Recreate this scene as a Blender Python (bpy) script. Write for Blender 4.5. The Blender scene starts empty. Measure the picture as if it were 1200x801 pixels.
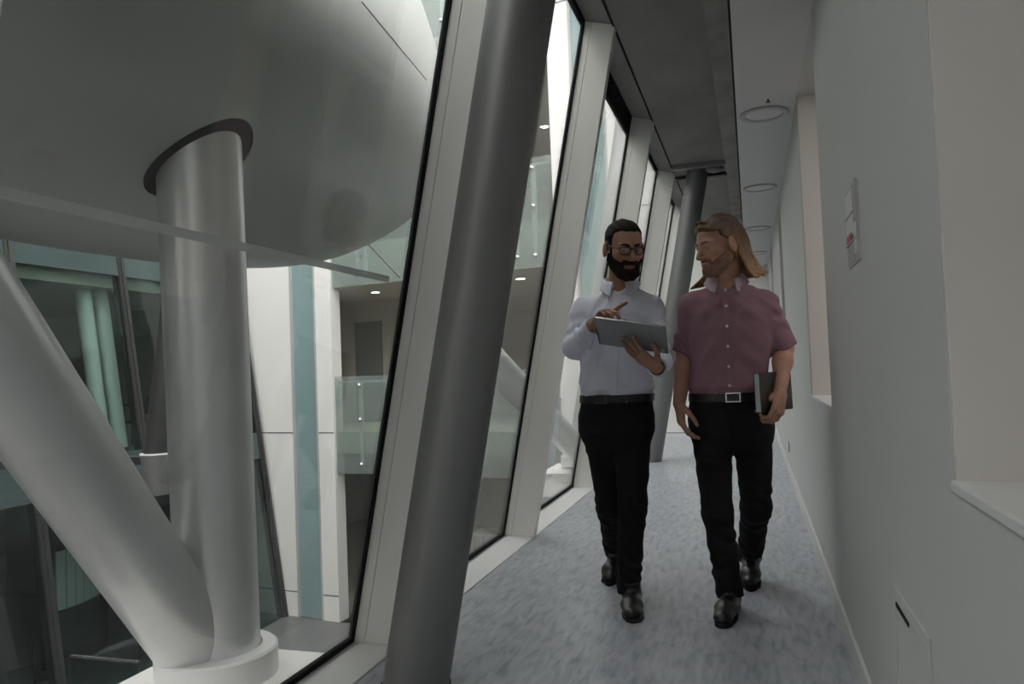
EXPOSURE = 0.55
SKY = 3.0
DEBUG = False
import bpy, bmesh, math, random
import numpy as np
from mathutils import Vector, Matrix, Quaternion
random.seed(4)
SC = bpy.context.scene
COL = SC.collection
V = Vector

# ------------------------------------------------------------------ camera
FPX, CX, CY = 900.0, 600.0, 400.5
CAM = V((0, 0, 1.1))
yaw, pitch, roll = (math.radians(a) for a in (17.2, 2.1, 2.2))
fwd = V((-math.sin(yaw) * math.cos(pitch), math.cos(yaw) * math.cos(pitch), math.sin(pitch)))
r0 = V((math.cos(yaw), math.sin(yaw), 0)); u0 = r0.cross(fwd)
RT = math.cos(roll) * r0 - math.sin(roll) * u0
UP = math.sin(roll) * r0 + math.cos(roll) * u0
cd = bpy.data.cameras.new('camera'); cam = bpy.data.objects.new('camera', cd); COL.objects.link(cam)
cd.sensor_fit = 'HORIZONTAL'; cd.sensor_width = 36; cd.lens = 36 * FPX / 1200
cd.clip_start = 0.02; cd.clip_end = 200
m = Matrix((RT, UP, -fwd)).transposed().to_4x4(); m.translation = CAM; cam.matrix_world = m
SC.camera = cam

def at(x, y, Y):
    """world point seen at photo pixel (x, y) in the vertical plane at distance Y along the corridor"""
    r = (x - CX) / FPX * RT - (y - CY) / FPX * UP + fwd
    return CAM + r * ((Y - CAM.y) / r.y)

def atd(x, y, d):
    return CAM + ((x - CX) / FPX * RT - (y - CY) / FPX * UP + fwd) * d

# ------------------------------------------------------------------ colour management
vs = SC.view_settings
vs.view_transform = 'Standard'; vs.look = 'None'; vs.gamma = 1.0; vs.use_curve_mapping = False
vs.exposure = EXPOSURE if 'EXPOSURE' in globals() else 0.0
SC.cycles.use_denoising = True
SC.cycles.max_bounces = 12; SC.cycles.diffuse_bounces = 6; SC.cycles.glossy_bounces = 5
SC.cycles.transparent_max_bounces = 24; SC.cycles.transmission_bounces = 6
SC.cycles.sample_clamp_indirect = 6.0

# ------------------------------------------------------------------ materials
def srgb(r, g, b):
    f = lambda c: (c / 255 / 12.92) if c / 255 <= 0.04045 else ((c / 255 + 0.055) / 1.055) ** 2.4
    return (f(r), f(g), f(b), 1.0)

def mat(name, col, rough=0.5, metal=0.0, spec=0.5, vary=0.0, vscale=3.0, stretch=(1, 1, 1), bump=0.0, bscale=60.0, detail=4.0, rvary=0.0):
    mt = bpy.data.materials.new(name); mt.use_nodes = True
    nt = mt.node_tree; b = nt.nodes['Principled BSDF']
    b.inputs['Roughness'].default_value = rough; b.inputs['Metallic'].default_value = metal
    b.inputs['Specular IOR Level'].default_value = spec
    tc = nt.nodes.new('ShaderNodeTexCoord'); mp = nt.nodes.new('ShaderNodeMapping')
    mp.inputs['Scale'].default_value = stretch
    nt.links.new(tc.outputs['Object'], mp.inputs['Vector'])
    n = nt.nodes.new('ShaderNodeTexNoise'); n.inputs['Scale'].default_value = vscale; n.inputs['Detail'].default_value = detail
    nt.links.new(mp.outputs['Vector'], n.inputs['Vector'])
    cr = nt.nodes.new('ShaderNodeValToRGB')
    lo = [c * (1 - vary) for c in col[:3]] + [1]; hi = [min(1, c * (1 + vary)) for c in col[:3]] + [1]
    cr.color_ramp.elements[0].color = lo; cr.color_ramp.elements[1].color = hi
    cr.color_ramp.elements[0].position = 0.3; cr.color_ramp.elements[1].position = 0.7
    nt.links.new(n.outputs['Fac'], cr.inputs['Fac']); nt.links.new(cr.outputs['Color'], b.inputs['Base Color'])
    if rvary:
        mr = nt.nodes.new('ShaderNodeMapRange'); mr.inputs['To Min'].default_value = max(0, rough - rvary); mr.inputs['To Max'].default_value = rough + rvary
        nt.links.new(n.outputs['Fac'], mr.inputs['Value']); nt.links.new(mr.outputs['Result'], b.inputs['Roughness'])
    if bump:
        n2 = nt.nodes.new('ShaderNodeTexNoise'); n2.inputs['Scale'].default_value = bscale; n2.inputs['Detail'].default_value = 3
        nt.links.new(mp.outputs['Vector'], n2.inputs['Vector'])
        bp = nt.nodes.new('ShaderNodeBump'); bp.inputs['Strength'].default_value = bump; bp.inputs['Distance'].default_value = 0.01
        nt.links.new(n2.outputs['Fac'], bp.inputs['Height']); nt.links.new(bp.outputs['Normal'], b.inputs['Normal'])
    return mt

def emis(name, col, s):
    mt = bpy.data.materials.new(name); mt.use_nodes = True
    b = mt.node_tree.nodes['Principled BSDF']
    b.inputs['Base Color'].default_value = col; b.inputs['Emission Color'].default_value = col; b.inputs['Emission Strength'].default_value = s
    return mt

def glass(name, tint, refl=1.0, rough=0.0, frost=0.0, frostcol=(0.6, 0.7, 0.68, 1)):
    mt = bpy.data.materials.new(name); mt.use_nodes = True
    nt = mt.node_tree; nt.nodes.clear()
    out = nt.nodes.new('ShaderNodeOutputMaterial')
    tr = nt.nodes.new('ShaderNodeBsdfTransparent'); tr.inputs['Color'].default_value = tint
    gl = nt.nodes.new('ShaderNodeBsdfGlossy'); gl.inputs['Roughness'].default_value = rough; gl.inputs['Color'].default_value = (1, 1, 1, 1)
    lw = nt.nodes.new('ShaderNodeLayerWeight'); lw.inputs['Blend'].default_value = 0.5
    pw = nt.nodes.new('ShaderNodeMath'); pw.operation = 'POWER'; pw.inputs[1].default_value = 5
    nt.links.new(lw.outputs['Facing'], pw.inputs[0])
    ml = nt.nodes.new('ShaderNodeMath'); ml.operation = 'MULTIPLY_ADD'; ml.inputs[1].default_value = 0.9 * refl; ml.inputs[2].default_value = 0.035 * refl
    nt.links.new(pw.outputs[0], ml.inputs[0])
    base = tr.outputs[0]
    if frost:
        df = nt.nodes.new('ShaderNodeBsdfDiffuse'); df.inputs['Color'].default_value = frostcol
        mx0 = nt.nodes.new('ShaderNodeMixShader'); mx0.inputs[0].default_value = frost
        nt.links.new(tr.outputs[0], mx0.inputs[1]); nt.links.new(df.outputs[0], mx0.inputs[2]); base = mx0.outputs[0]
    mx = nt.nodes.new('ShaderNodeMixShader')
    nt.links.new(ml.outputs[0], mx.inputs[0]); nt.links.new(base, mx.inputs[1]); nt.links.new(gl.outputs[0], mx.inputs[2])
    nt.links.new(mx.outputs[0], out.inputs['Surface'])
    return mt

M = {}
M['wall'] = mat('white_wall_paint', (0.52, 0.525, 0.515, 1), 0.62, vary=0.02, vscale=1.2, bump=0.05, bscale=180)
M['jamb'] = mat('warm_white_paint', (0.68, 0.645, 0.61, 1), 0.6, vary=0.02)
M['ceiling'] = mat('white_ceiling_paint', (0.60, 0.60, 0.60, 1), 0.7, vary=0.02)
M['skirt'] = mat('skirting_paint', (0.62, 0.62, 0.61, 1), 0.45)
M['concrete'] = mat('bare_concrete', (0.24, 0.235, 0.225, 1), 0.8, vary=0.16, vscale=2.4, stretch=(1, .6, 1), bump=0.15, bscale=40, detail=8)
M['concrete_light'] = mat('pale_concrete', (0.33, 0.31, 0.285, 1), 0.8, vary=0.2, vscale=3.5, bump=0.1, bscale=40, detail=8)
M['mullion'] = mat('anodised_mullion', (0.86, 0.85, 0.81, 1), 0.4, 0.0, vary=0.02)
M['gasket'] = mat('black_gasket', (0.010, 0.010, 0.011, 1), 0.8, spec=.2)
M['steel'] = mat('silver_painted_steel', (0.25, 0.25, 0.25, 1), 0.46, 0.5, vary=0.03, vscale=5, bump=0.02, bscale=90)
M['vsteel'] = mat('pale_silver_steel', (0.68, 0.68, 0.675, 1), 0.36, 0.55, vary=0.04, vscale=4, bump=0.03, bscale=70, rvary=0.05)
M['darksteel'] = mat('dark_steel', (0.045, 0.045, 0.045, 1), 0.45, 0.3)
M['pod'] = mat('glossy_pod_shell', (0.43, 0.45, 0.425, 1), 0.36, 0.35, vary=0.02, vscale=1)
M['white_panel'] = mat('white_cladding_panel', (0.80, 0.79, 0.765, 1), 0.5, vary=0.015, vscale=0.6)
M['joint'] = mat('panel_joint', (0.12, 0.12, 0.12, 1), 0.7)
M['teal'] = mat('teal_back_painted_glass', (0.23, 0.33, 0.335, 1), 0.15, 0.0, vary=0.06, vscale=0.5)
M['teal_dark'] = mat('dark_teal_spandrel', (0.05, 0.075, 0.075, 1), 0.2, vary=0.1, vscale=0.7)
M['brown_wall'] = mat('dim_beige_wall', (0.42, 0.395, 0.345, 1), 0.7, vary=0.05)
M['dark_wall'] = mat('dark_room_wall', (0.07, 0.07, 0.067, 1), 0.7, vary=0.1)
M['door'] = mat('grey_door', (0.13, 0.13, 0.14, 1), 0.5)
M['grey_floor'] = mat('grey_screed', (0.13, 0.13, 0.13, 1), 0.4, vary=0.06)
M['chrome'] = mat('brushed_fitting', (0.7, 0.7, 0.7, 1), 0.25, 0.9)
M['plastic_white'] = mat('white_plastic', (0.75, 0.75, 0.74, 1), 0.4)
M['plastic_black'] = mat('black_plastic', (0.02, 0.02, 0.021, 1), 0.4)
M['wood'] = mat('pale_wood', (0.30, 0.20, 0.09, 1), 0.5, vary=0.15, vscale=3, stretch=(1, 1, 6))
M['downlight'] = emis('lit_downlight', (1, 0.98, 0.92, 1), 14)
M['diffuser'] = mat('pale_diffuser', (0.62, 0.62, 0.61, 1), 0.5)
M['ring'] = mat('grey_light_ring', (0.42, 0.42, 0.42, 1), 0.45)
M['glass'] = glass('clear_pane_glass', (0.955, 0.965, 0.96, 1), 1.2)
M['glass_teal'] = glass('teal_tinted_glass', (0.70, 0.78, 0.76, 1), 1.0)
M['glass_bal'] = glass('greenish_balustrade_glass', (0.80, 0.86, 0.835, 1), 1.2, 0.0, 0.20, (0.50, 0.57, 0.545, 1))
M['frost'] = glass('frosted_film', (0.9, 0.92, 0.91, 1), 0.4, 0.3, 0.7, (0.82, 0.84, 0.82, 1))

def floor_mat():
    mt = mat('marbled_blue_grey_lino', (0.3, 0.3, 0.3, 1), 0.34, spec=0.4)
    nt = mt.node_tree; b = nt.nodes['Principled BSDF']
    tc = nt.nodes.new('ShaderNodeTexCoord'); mp = nt.nodes.new('ShaderNodeMapping'); mp.inputs['Scale'].default_value = (1, 0.22, 1)
    mp.inputs['Rotation'].default_value = (0, 0, 0.12)
    nt.links.new(tc.outputs['Object'], mp.inputs['Vector'])
    a = nt.nodes.new('ShaderNodeTexNoise'); a.inputs['Scale'].default_value = 34; a.inputs['Detail'].default_value = 8; a.inputs['Distortion'].default_value = 0.5
    c = nt.nodes.new('ShaderNodeTexNoise'); c.inputs['Scale'].default_value = 5; c.inputs['Detail'].default_value = 3
    for n in (a, c): nt.links.new(mp.outputs['Vector'], n.inputs['Vector'])
    cr = nt.nodes.new('ShaderNodeValToRGB'); e = cr.color_ramp.elements
    e[0].position = 0.30; e[0].color = (0.27, 0.295, 0.345, 1); e[1].position = 0.66; e[1].color = (0.50, 0.52, 0.56, 1)
    k = e.new(0.46); k.color = (0.40, 0.42, 0.465, 1)
    nt.links.new(a.outputs['Fac'], cr.inputs['Fac'])
    mx = nt.nodes.new('ShaderNodeMixRGB'); mx.blend_type = 'MULTIPLY'; mx.inputs[0].default_value = 0.5
    c2 = nt.nodes.new('ShaderNodeValToRGB'); c2.color_ramp.elements[0].color = (.72, .72, .72, 1); c2.color_ramp.elements[0].position = .3; c2.color_ramp.elements[1].position = .7
    nt.links.new(c.outputs['Fac'], c2.inputs['Fac'])
    nt.links.new(cr.outputs['Color'], mx.inputs[1]); nt.links.new(c2.outputs['Color'], mx.inputs[2])
    nt.links.new(mx.outputs['Color'], b.inputs['Base Color'])
    return mt
M['lino'] = floor_mat()

# ------------------------------------------------------------------ mesh helpers
class MB:
    def __init__(s): s.v = []; s.f = []
    def add(s, vs_, fs):
        b = len(s.v); s.v += [tuple(p) for p in vs_]; s.f += [tuple(b + i for i in f) for f in fs]; return s
    def box(s, x0, x1, y0, y1, z0, z1):
        return s.hexa([(x0, y0), (x1, y0), (x1, y1), (x0, y1)], z0, z1)
    def hexa(s, xy, z0, z1):
        n = len(xy)
        vs_ = [(x, y, z0) for x, y in xy] + [(x, y, z1) for x, y in xy]
        fs = [tuple(range(n))[::-1], tuple(range(n, 2 * n))] + [(i, (i + 1) % n, n + (i + 1) % n, n + i) for i in range(n)]
        return s.add(vs_, fs)
    def prism_y(s, xz, y0, y1):          # polygon in XZ extruded along Y
        n = len(xz)
        vs_ = [(x, y0, z) for x, z in xz] + [(x, y1, z) for x, z in xz]
        fs = [tuple(range(n)), tuple(range(n, 2 * n))[::-1]] + [(i, n + i, n + (i + 1) % n, (i + 1) % n) for i in range(n)]
        return s.add(vs_, fs)
    def obox(s, c, ax, ay, az):          # oriented box, half vectors
        c, ax, ay, az = V(c), V(ax), V(ay), V(az)
        vs_ = [c + i * ax + j * ay + k * az for k in (-1, 1) for i, j in ((-1, -1), (1, -1), (1, 1), (-1, 1))]
        return s.add(vs_, [(3, 2, 1, 0), (4, 5, 6, 7), (0, 1, 5, 4), (1, 2, 6, 5), (2, 3, 7, 6), (3, 0, 4, 7)])
    def tube(s, pts, rad, seg=24, cap=True):
        pts = [V(p) for p in pts]
        if not isinstance(rad, (list, tuple)): rad = [rad] * len(pts)
        vs_ = []; fs = []; ref = None
        for i, p in enumerate(pts):
            t = (pts[min(i + 1, len(pts) - 1)] - pts[max(i - 1, 0)]).normalized()
            if ref is None: ref = t.orthogonal().normalized()
            ref = (ref - ref.dot(t) * t).normalized(); bi = t.cross(ref)
            for k in range(seg):
                a = 2 * math.pi * k / seg; vs_.append(p + rad[i] * (math.cos(a) * ref + math.sin(a) * bi))
        for i in range(len(pts) - 1):
            for k in range(seg):
                k2 = (k + 1) % seg; fs.append((i * seg + k, i * seg + k2, (i + 1) * seg + k2, (i + 1) * seg + k))
        if cap: fs.append(tuple(range(seg))[::-1]); n = (len(pts) - 1) * seg; fs.append(tuple(range(n, n + seg)))
        return s.add(vs_, fs)
    def lathe(s, prof, c=(0, 0, 0), axis=(0, 0, 1), seg=32, closed=False):   # prof: (r, h)
        c = V(c); ax = V(axis).normalized(); e1 = ax.orthogonal().normalized(); e2 = ax.cross(e1)
        vs_ = [c + h * ax + r * (math.cos(2 * math.pi * k / seg) * e1 + math.sin(2 * math.pi * k / seg) * e2) for r, h in prof for k in range(seg)]
        fs = []
        n = len(prof)
        for i in range(n if closed else n - 1):
            j = (i + 1) % n
            for k in range(seg):
                k2 = (k + 1) % seg; fs.append((i * seg + k, i * seg + k2, j * seg + k2, j * seg + k))
        if not closed: fs.append(tuple(range(seg))[::-1]); fs.append(tuple(range((n - 1) * seg, n * seg)))
        return s.add(vs_, fs)
    def ball(s, c, r, seg=16, rings=10):
        c = V(c); r = V(r) if isinstance(r, (tuple, list, Vector)) else V((r, r, r))
        vs_ = [c + V((0, 0, r.z))]
        for i in range(1, rings):
            a = math.pi * i / rings
            for k in range(seg):
                b = 2 * math.pi * k / seg
                vs_.append(c + V((r.x * math.sin(a) * math.cos(b), r.y * math.sin(a) * math.sin(b), r.z * math.cos(a))))
        vs_.append(c - V((0, 0, r.z)))
        fs = [(0, 1 + k, 1 + (k + 1) % seg) for k in range(seg)]
        for i in range(rings - 2):
            for k in range(seg):
                k2 = (k + 1) % seg; fs.append((1 + i * seg + k, 1 + (i + 1) * seg + k, 1 + (i + 1) * seg + k2, 1 + i * seg + k2))
        l = len(vs_) - 1; o = 1 + (rings - 2) * seg
        fs += [(l, o + (k + 1) % seg, o + k) for k in range(seg)]
        return s.add(vs_, fs)

def new(name, mb, material, parent=None, smooth=None, bevel=0.0, **props):
    me = bpy.data.meshes.new(name); me.from_pydata(mb.v, [], mb.f)
    bm = bmesh.new(); bm.from_mesh(me); bmesh.ops.recalc_face_normals(bm, faces=bm.faces); bm.to_mesh(me); bm.free()
    me.materials.append(material)
    o = bpy.data.objects.new(name, me); COL.objects.link(o)
    if parent is not None: o.parent = parent; o.matrix_parent_inverse = parent.matrix_basis.inverted()
    if smooth is not None:
        me.polygons.foreach_set('use_smooth', [True] * len(me.polygons))
        if smooth < 179: me.set_sharp_from_angle(angle=math.radians(smooth))
    if bevel:
        b = o.modifiers.new('bevel', 'BEVEL'); b.width = bevel; b.segments = 2; b.limit_method = 'ANGLE'
    for k, v in props.items(): o[k] = v
    return o

def struct(name, mb, material, parent=None, **k):
    o = new(name, mb, material, parent, **k)
    if parent is None: o['kind'] = 'structure'
    return o

def thing(name, loc, label, cat, group=None):
    o = bpy.data.objects.new(name, None); COL.objects.link(o); o.location = loc; o.empty_display_size = 0.1
    o['label'] = label; o['category'] = cat
    if group: o['group'] = group
    return o

def tag(o, label, cat, group=None):
    o['label'] = label; o['category'] = cat
    if group: o['group'] = group
    return o

def dup(o, parent=None):
    c = o.copy(); COL.objects.link(c)
    if parent is not None: c.parent = parent; c.matrix_parent_inverse = o.matrix_parent_inverse.copy()
    for ch in list(o.children): dup(ch, c)
    return c

# ------------------------------------------------------------------ corridor shell
XR = 0.31                                   # face of the right wall
CZ = 2.55                                   # white ceiling strip
SZ = 3.30                                   # concrete soffit
Y0, Y1 = -7.5, 17.5
LEAN = 0.205
gx = lambda z, off=0.0: -1.63 + LEAN * z + off     # leaning glass line

struct('floor', MB().box(-1.41, XR, Y0, Y1, -0.12, 0.0), M['lino'])
struct('trim_1', MB().box(-1.63, -1.41, Y0, Y1, -0.10, 0.006), M['plastic_white'], bevel=0.003)   # white sill strip
struct('baseboard_right', MB().box(XR - 0.014, XR, 0.2, Y1, 0.0, 0.105), M['skirt'], bevel=0.004)

# right wall: piers, under-sill walls and heads around the deep openings
openings = [(-0.9, 1.43, 0.872, 2.42), (3.42, 4.50, 0.885, 2.549), (7.12, 7.75, 0.90, 2.549), (9.9, 10.6, 0.9, 2.549), (12.8, 13.5, 0.9, 2.549)]
TH = 0.42
mb = MB(); y = Y0
for a, b, s, h in openings:
    mb.box(XR, XR + TH, y, a, 0, CZ + 0.2)
    mb.box(XR, XR + TH, a, b, 0, s); mb.box(XR, XR + TH, a, b, h, CZ + 0.2); y = b
mb.box(XR, XR + TH, y, Y1, 0, CZ + 0.2)
struct('wall_right', mb, M['wall'])
for i, (a, b, s, h) in enumerate(openings):
    mb = MB().box(XR + 0.003, XR + TH - .002, b - 0.012, b - 0.0005, s + 0.001, h - .001)
    struct('trim_%d' % (2 + i), mb, M['jamb'])                      # far reveal lining
struct('trim_8', MB().box(XR - 0.006, XR + TH, -0.9, 1.428, 0.872, 0.892), M['skirt'], bevel=0.004)   # window board in the near opening
struct('trim_9', MB().box(XR - 0.002, XR + TH, 3.424, 4.488, 0.885, 0.900), M['skirt'], bevel=0.003)

# room behind the right wall
struct('wall_room', MB().box(3.4, 3.5, Y0, Y1, -0.1, 2.9).box(XR + TH, 3.4, Y0 - .1, Y0, -.1, 2.9).box(XR + TH, 3.4, Y1, Y1 + .1, -.1, 2.9), M['jamb'])
struct('floor_room', MB().box(XR + TH, 3.4, Y0, Y1, -0.12, 0.0), M['grey_floor'])
struct('ceiling_room', MB().box(XR + TH - .01, 3.5, Y0 - .1, Y1 + .1, 2.7, 2.8), M['ceiling'])
struct('wall_partition', MB().box(XR + TH, 3.4, 5.2, 5.3, 0, 2.7).box(XR + TH, 3.4, 2.2, 2.3, 0, 2.7), M['jamb'])

# ceilings
struct('ceiling', MB().box(-0.012, XR + TH, Y0, Y1, CZ, CZ + 0.12), M['ceiling'])
struct('trim_10', MB().box(-0.022, -0.012, Y0, Y1, CZ + 0.004, SZ + .02), M['gasket'])          # shadow gap / fascia edge
struct('ceiling_concrete', MB().box(-0.74, -0.17, Y0, Y1, SZ, SZ + 0.3), M['concrete'])
struct('ceiling_beam', MB().box(-0.17, -0.022, Y0, Y1, SZ - 0.02, SZ + 0.3), M['concrete_light'], bevel=0.004)
struct('wall_end', MB().box(-1.7, XR + TH, Y1, Y1 + 0.12, -0.1, SZ + .3), M['wall'])
struct('wall_behind', MB().box(-1.7, XR + TH, Y0 - .12, Y0, -0.1, SZ + .3), M['wall'])
# roof above the corridor and floor build-up under it
struct('ceiling_roof', MB().box(-0.82, XR + TH, Y0 - .1, Y1 + .1, SZ + 0.3, SZ + 0.45).box(-.012, XR + TH, Y0, Y1, CZ + .12, SZ + .3), M['concrete'])
struct('wall_under', MB().box(-1.66, XR + TH, Y0, Y1, -0.45, -0.12), M['white_panel'])
struct('wall_lower', MB().box(-1.6, -1.5, Y0, Y1, -3.7, -0.45), M['dark_wall'])

# ------------------------------------------------------------------ leaning window wall
HZ = 3.36
YM = [-7.4, -5.35, -3.3, -1.24, 0.81, 2.86, 4.89, 6.95, 9.0, 11.05, 13.1, 15.15, 17.4]
for i, ym in enumerate(YM[:-1]):
    ye = YM[i + 1]
    P = lambda a, b, z0=0.006, z1=HZ: [(gx(z0, a), z0), (gx(z0, b), z0), (gx(z1, b), z1), (gx(z1, a), z1)]
    w = bpy.data.objects.new('window_%d' % (i + 1), None); COL.objects.link(w); w.location = (-1.63, ym, 0); w['kind'] = 'structure'
    new('mullion', MB().prism_y(P(0.012, 0.058), ym, ym + 0.072).prism_y(P(0.060, 0.215), ym + .001, ym + .07).prism_y(P(0.056, 0.063), ym + 0.006, ym + .066), M['mullion'], w, bevel=0.0015)
    new('gasket', MB().prism_y(P(-0.012, 0.012), ym - 0.012, ym + 0.084), M['gasket'], w)
    new('glass_pane', MB().prism_y(P(-0.006, 0.006, 0.02, HZ - .01), ym + 0.084, ye - 0.012), M['glass'], w)
    new('sill_gasket', MB().prism_y(P(-0.012, 0.012, 0.004, 0.030), ym + 0.084, ye - 0.012), M['gasket'], w)
    hb = 0.17 if 4 < ym < 5 else 0.03
    new('head_gasket', MB().prism_y(P(-0.014, 0.016, HZ - hb, HZ), ym + 0.084, ye - 0.012), M['gasket'], w)
    new('head_panel', MB().prism_y([(gx(HZ, 0.014), HZ), (gx(HZ, .014), HZ + .1), (-0.742, HZ + .1), (-0.742, SZ + .012), (-.765, SZ + .012)], ym, ye), M['concrete'], w)
    new('head_joint', MB().box(-0.752, -0.738, ym, ye, SZ - .006, SZ + .02), M['gasket'], w)
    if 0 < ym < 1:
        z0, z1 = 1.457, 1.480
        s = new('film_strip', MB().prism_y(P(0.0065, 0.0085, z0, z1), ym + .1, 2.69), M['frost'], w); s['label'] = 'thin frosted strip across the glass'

# ------------------------------------------------------------------ leaning steel columns inside the corridor
def incolumn(x, y, label):
    t = thing('steel_column', (x, y, 0), label, 'column', 'leaning columns along the window wall')
    d = LEAN
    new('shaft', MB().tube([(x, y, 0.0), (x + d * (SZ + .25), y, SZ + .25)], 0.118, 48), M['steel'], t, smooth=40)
    new('floor_joint', MB().lathe([(0.117, 0.0), (0.126, 0.0), (0.126, 0.004), (0.117, 0.004)], (x, y, 0.0005), seg=48, closed=True), M['gasket'], t)
    return t
incolumn(-1.19, 2.53, 'large grey leaning steel column nearest the camera, in front of the windows')
incolumn(-1.145, 8.9, 'far grey leaning steel column behind the long-haired person')
t = thing('ceiling_bracket', (-0.4, 8.9, SZ), 'grey steel bracket joining far column to concrete ceiling', 'bracket')
new('cross_plate', MB().box(-0.74, -0.16, 8.62, 8.70, SZ - 0.05, SZ), M['steel'], t, bevel=.004)
new('lug', MB().ball((-0.28, 8.72, SZ - 0.06), (0.10, 0.04, 0.05)), M['steel'], t, smooth=180)
new('cross_plate', MB().box(-0.74, -0.16, 9.15, 9.22, SZ - 0.04, SZ), M['darksteel'], t, bevel=.004)

# ------------------------------------------------------------------ details on the right side
for k, (yy, lab) in enumerate([(4.72, 'nearest round recessed downlight in the white ceiling strip'), (6.73, 'second nearest round downlight in white ceiling strip'),
                               (8.79, 'third round downlight along the white ceiling strip'), (10.8, 'fourth and farthest visible downlight in white ceiling strip')]):
    if k == 0:
        t = thing('ceiling_downlight', (0.142, yy, CZ), lab, 'ceiling light', 'round downlights in the white ceiling')
        new('ring', MB().lathe([(0.105, 0.0), (0.135, -0.002), (0.138, -0.008), (0.132, -0.014), (0.108, -0.012)], (0.142, yy, CZ), closed=True, seg=40), M['ring'], t, smooth=40)
        new('diffuser', MB().lathe([(0.106, -0.001), (0.106, -0.006), (0.06, -0.009), (0.01, -.01)], (0.142, yy, CZ), seg=40), M['diffuser'], t, smooth=40)
        d0 = t
    else:
        t = dup(d0); t.location = (0.142, yy, CZ); t['label'] = lab
t = thing('ceiling_sprinkler', (0.16, 4.45, CZ), 'tiny sprinkler head in the white ceiling strip', 'sprinkler')
new('rose', MB().lathe([(0.018, 0), (0.018, -0.003), (0.008, -0.006)], (0.16, 4.45, CZ)), M['plastic_white'], t, smooth=40)
new('nozzle', MB().lathe([(0.005, -0.006), (0.005, -0.02), (0.012, -0.022), (0.012, -0.025)], (0.16, 4.45, CZ)), M['darksteel'], t, smooth=40)

t = thing('wall_notice', (XR, 2.47, 1.37), 'small acrylic notice board with papers on white wall', 'sign')
new('backing', MB().box(XR - 0.004, XR, 2.345, 2.60, 1.375, 1.605), mat('clear_grey_acrylic', (0.50, 0.505, 0.50, 1), 0.2), t, bevel=.001)
pm = [mat('notice_paper', (0.62, 0.62, 0.61, 1), 0.6), mat('notice_paper_grey', (0.36, 0.36, 0.36, 1), 0.6), mat('notice_red', (0.42, 0.07, 0.09, 1), 0.6)]
for a, b, c, d, q in ((2.43, 2.585, 1.53, 1.598, 0), (2.36, 2.425, 1.50, 1.60, 1), (2.43, 2.585, 1.462, 1.522, 0), (2.36, 2.425, 1.40, 1.49, 0), (2.43, 2.585, 1.382, 1.438, 1)):
    new('paper_sheet', MB().box(XR - 0.006, XR - 0.004, a, b, c, d), pm[q], t)
new('red_panel', MB().box(XR - 0.0075, XR - 0.006, 2.47, 2.582, 1.445, 1.470), pm[2], t)
for a, b, c, d in ((2.345, 2.352, 1.375, 1.605), (2.352, 2.595, 1.523, 1.528), (2.352, 2.595, 1.441, 1.445)):
    new('edge_strip', MB().box(XR - 0.009, XR - 0.004, a, b, c, d), M['ring'], t)

t = thing('access_panel', (XR, 1.88, 0.08), 'white access panel low on the white wall near camera', 'panel')
new('frame', MB().box(XR - 0.006, XR, 1.69, 2.08, 0.515, 0.545).box(XR - 0.006, XR, 1.69, 1.705, 0.12, 0.515).box(XR - 0.006, XR, 2.065, 2.08, 0.12, 0.515).box(XR - 0.006, XR, 1.69, 2.08, 0.11, 0.13), M['wall'], t, bevel=.0015)
new('door', MB().box(XR - 0.003, XR, 1.707, 2.063, 0.132, 0.505), mat('grey_panel_paint', (0.54, 0.545, 0.53, 1), 0.5), t)
new('finger_slot', MB().box(XR - 0.0052, XR - 0.0030, 1.90, 2.055, 0.497, 0.508), M['gasket'], t)

t = thing('wall_socket', (XR, 7.75, 0.25), 'small socket plate low on the white wall beyond the walkers', 'socket')
new('plate', MB().box(XR - 0.012, XR, 7.66, 7.82, 0.235, 0.325), mat('socket_grey', (0.35, 0.35, 0.35, 1), 0.4), t, bevel=.003)
for q in (7.70, 7.78):
    new('outlet', MB().box(XR - 0.016, XR - 0.012, q - 0.025, q + 0.025, 0.26, 0.30), M['plastic_white'], t, bevel=.002)

# ------------------------------------------------------------------ atrium: big pod
POD = [-3.413, 2.501, 4.735, 1.13, 3.297, 3.235, 0.092, 2.453, 0.04, 0.443, 3.4]
def pod_local(q):
    d = q - V(POD[:3]); c, s = math.cos(POD[6]), math.sin(POD[6])
    x = c * d.x + s * d.y; y = -s * d.x + c * d.y; z = d.z
    y, z = math.cos(POD[8]) * y + math.sin(POD[8]) * z, -math.sin(POD[8]) * y + math.cos(POD[8]) * z
    x, z = math.cos(POD[9]) * x + math.sin(POD[9]) * z, -math.sin(POD[9]) * x + math.cos(POD[9]) * z
    return V((x, y, z))
def pod_world(l):
    x, y, z = l
    x, z = math.cos(POD[9]) * x - math.sin(POD[9]) * z, math.sin(POD[9]) * x + math.cos(POD[9]) * z
    y, z = math.cos(POD[8]) * y - math.sin(POD[8]) * z, math.sin(POD[8]) * y + math.cos(POD[8]) * z
    c, s = math.cos(POD[6]), math.sin(POD[6])
    return V((c * x - s * y, s * x + c * y, z)) + V(POD[:3])
def pod_f(q):
    return pod_norm(pod_local(q))
def pod_norm(l):
    e, ez = POD[7], POD[10]
    return (((abs(l[0] / POD[3]) ** e + abs(l[1] / POD[4]) ** e) ** (ez / e)) + abs(l[2] / POD[5]) ** ez) ** (1 / ez)
def pod_dir(d):
    k = pod_norm(d); return pod_world([c / k for c in d])
pt = thing('suspended_pod', POD[:3], 'huge smooth grey-white rounded pod hanging in the atrium', 'pod')
N = 72; vs_ = []; idx = {}; fs = []
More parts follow.
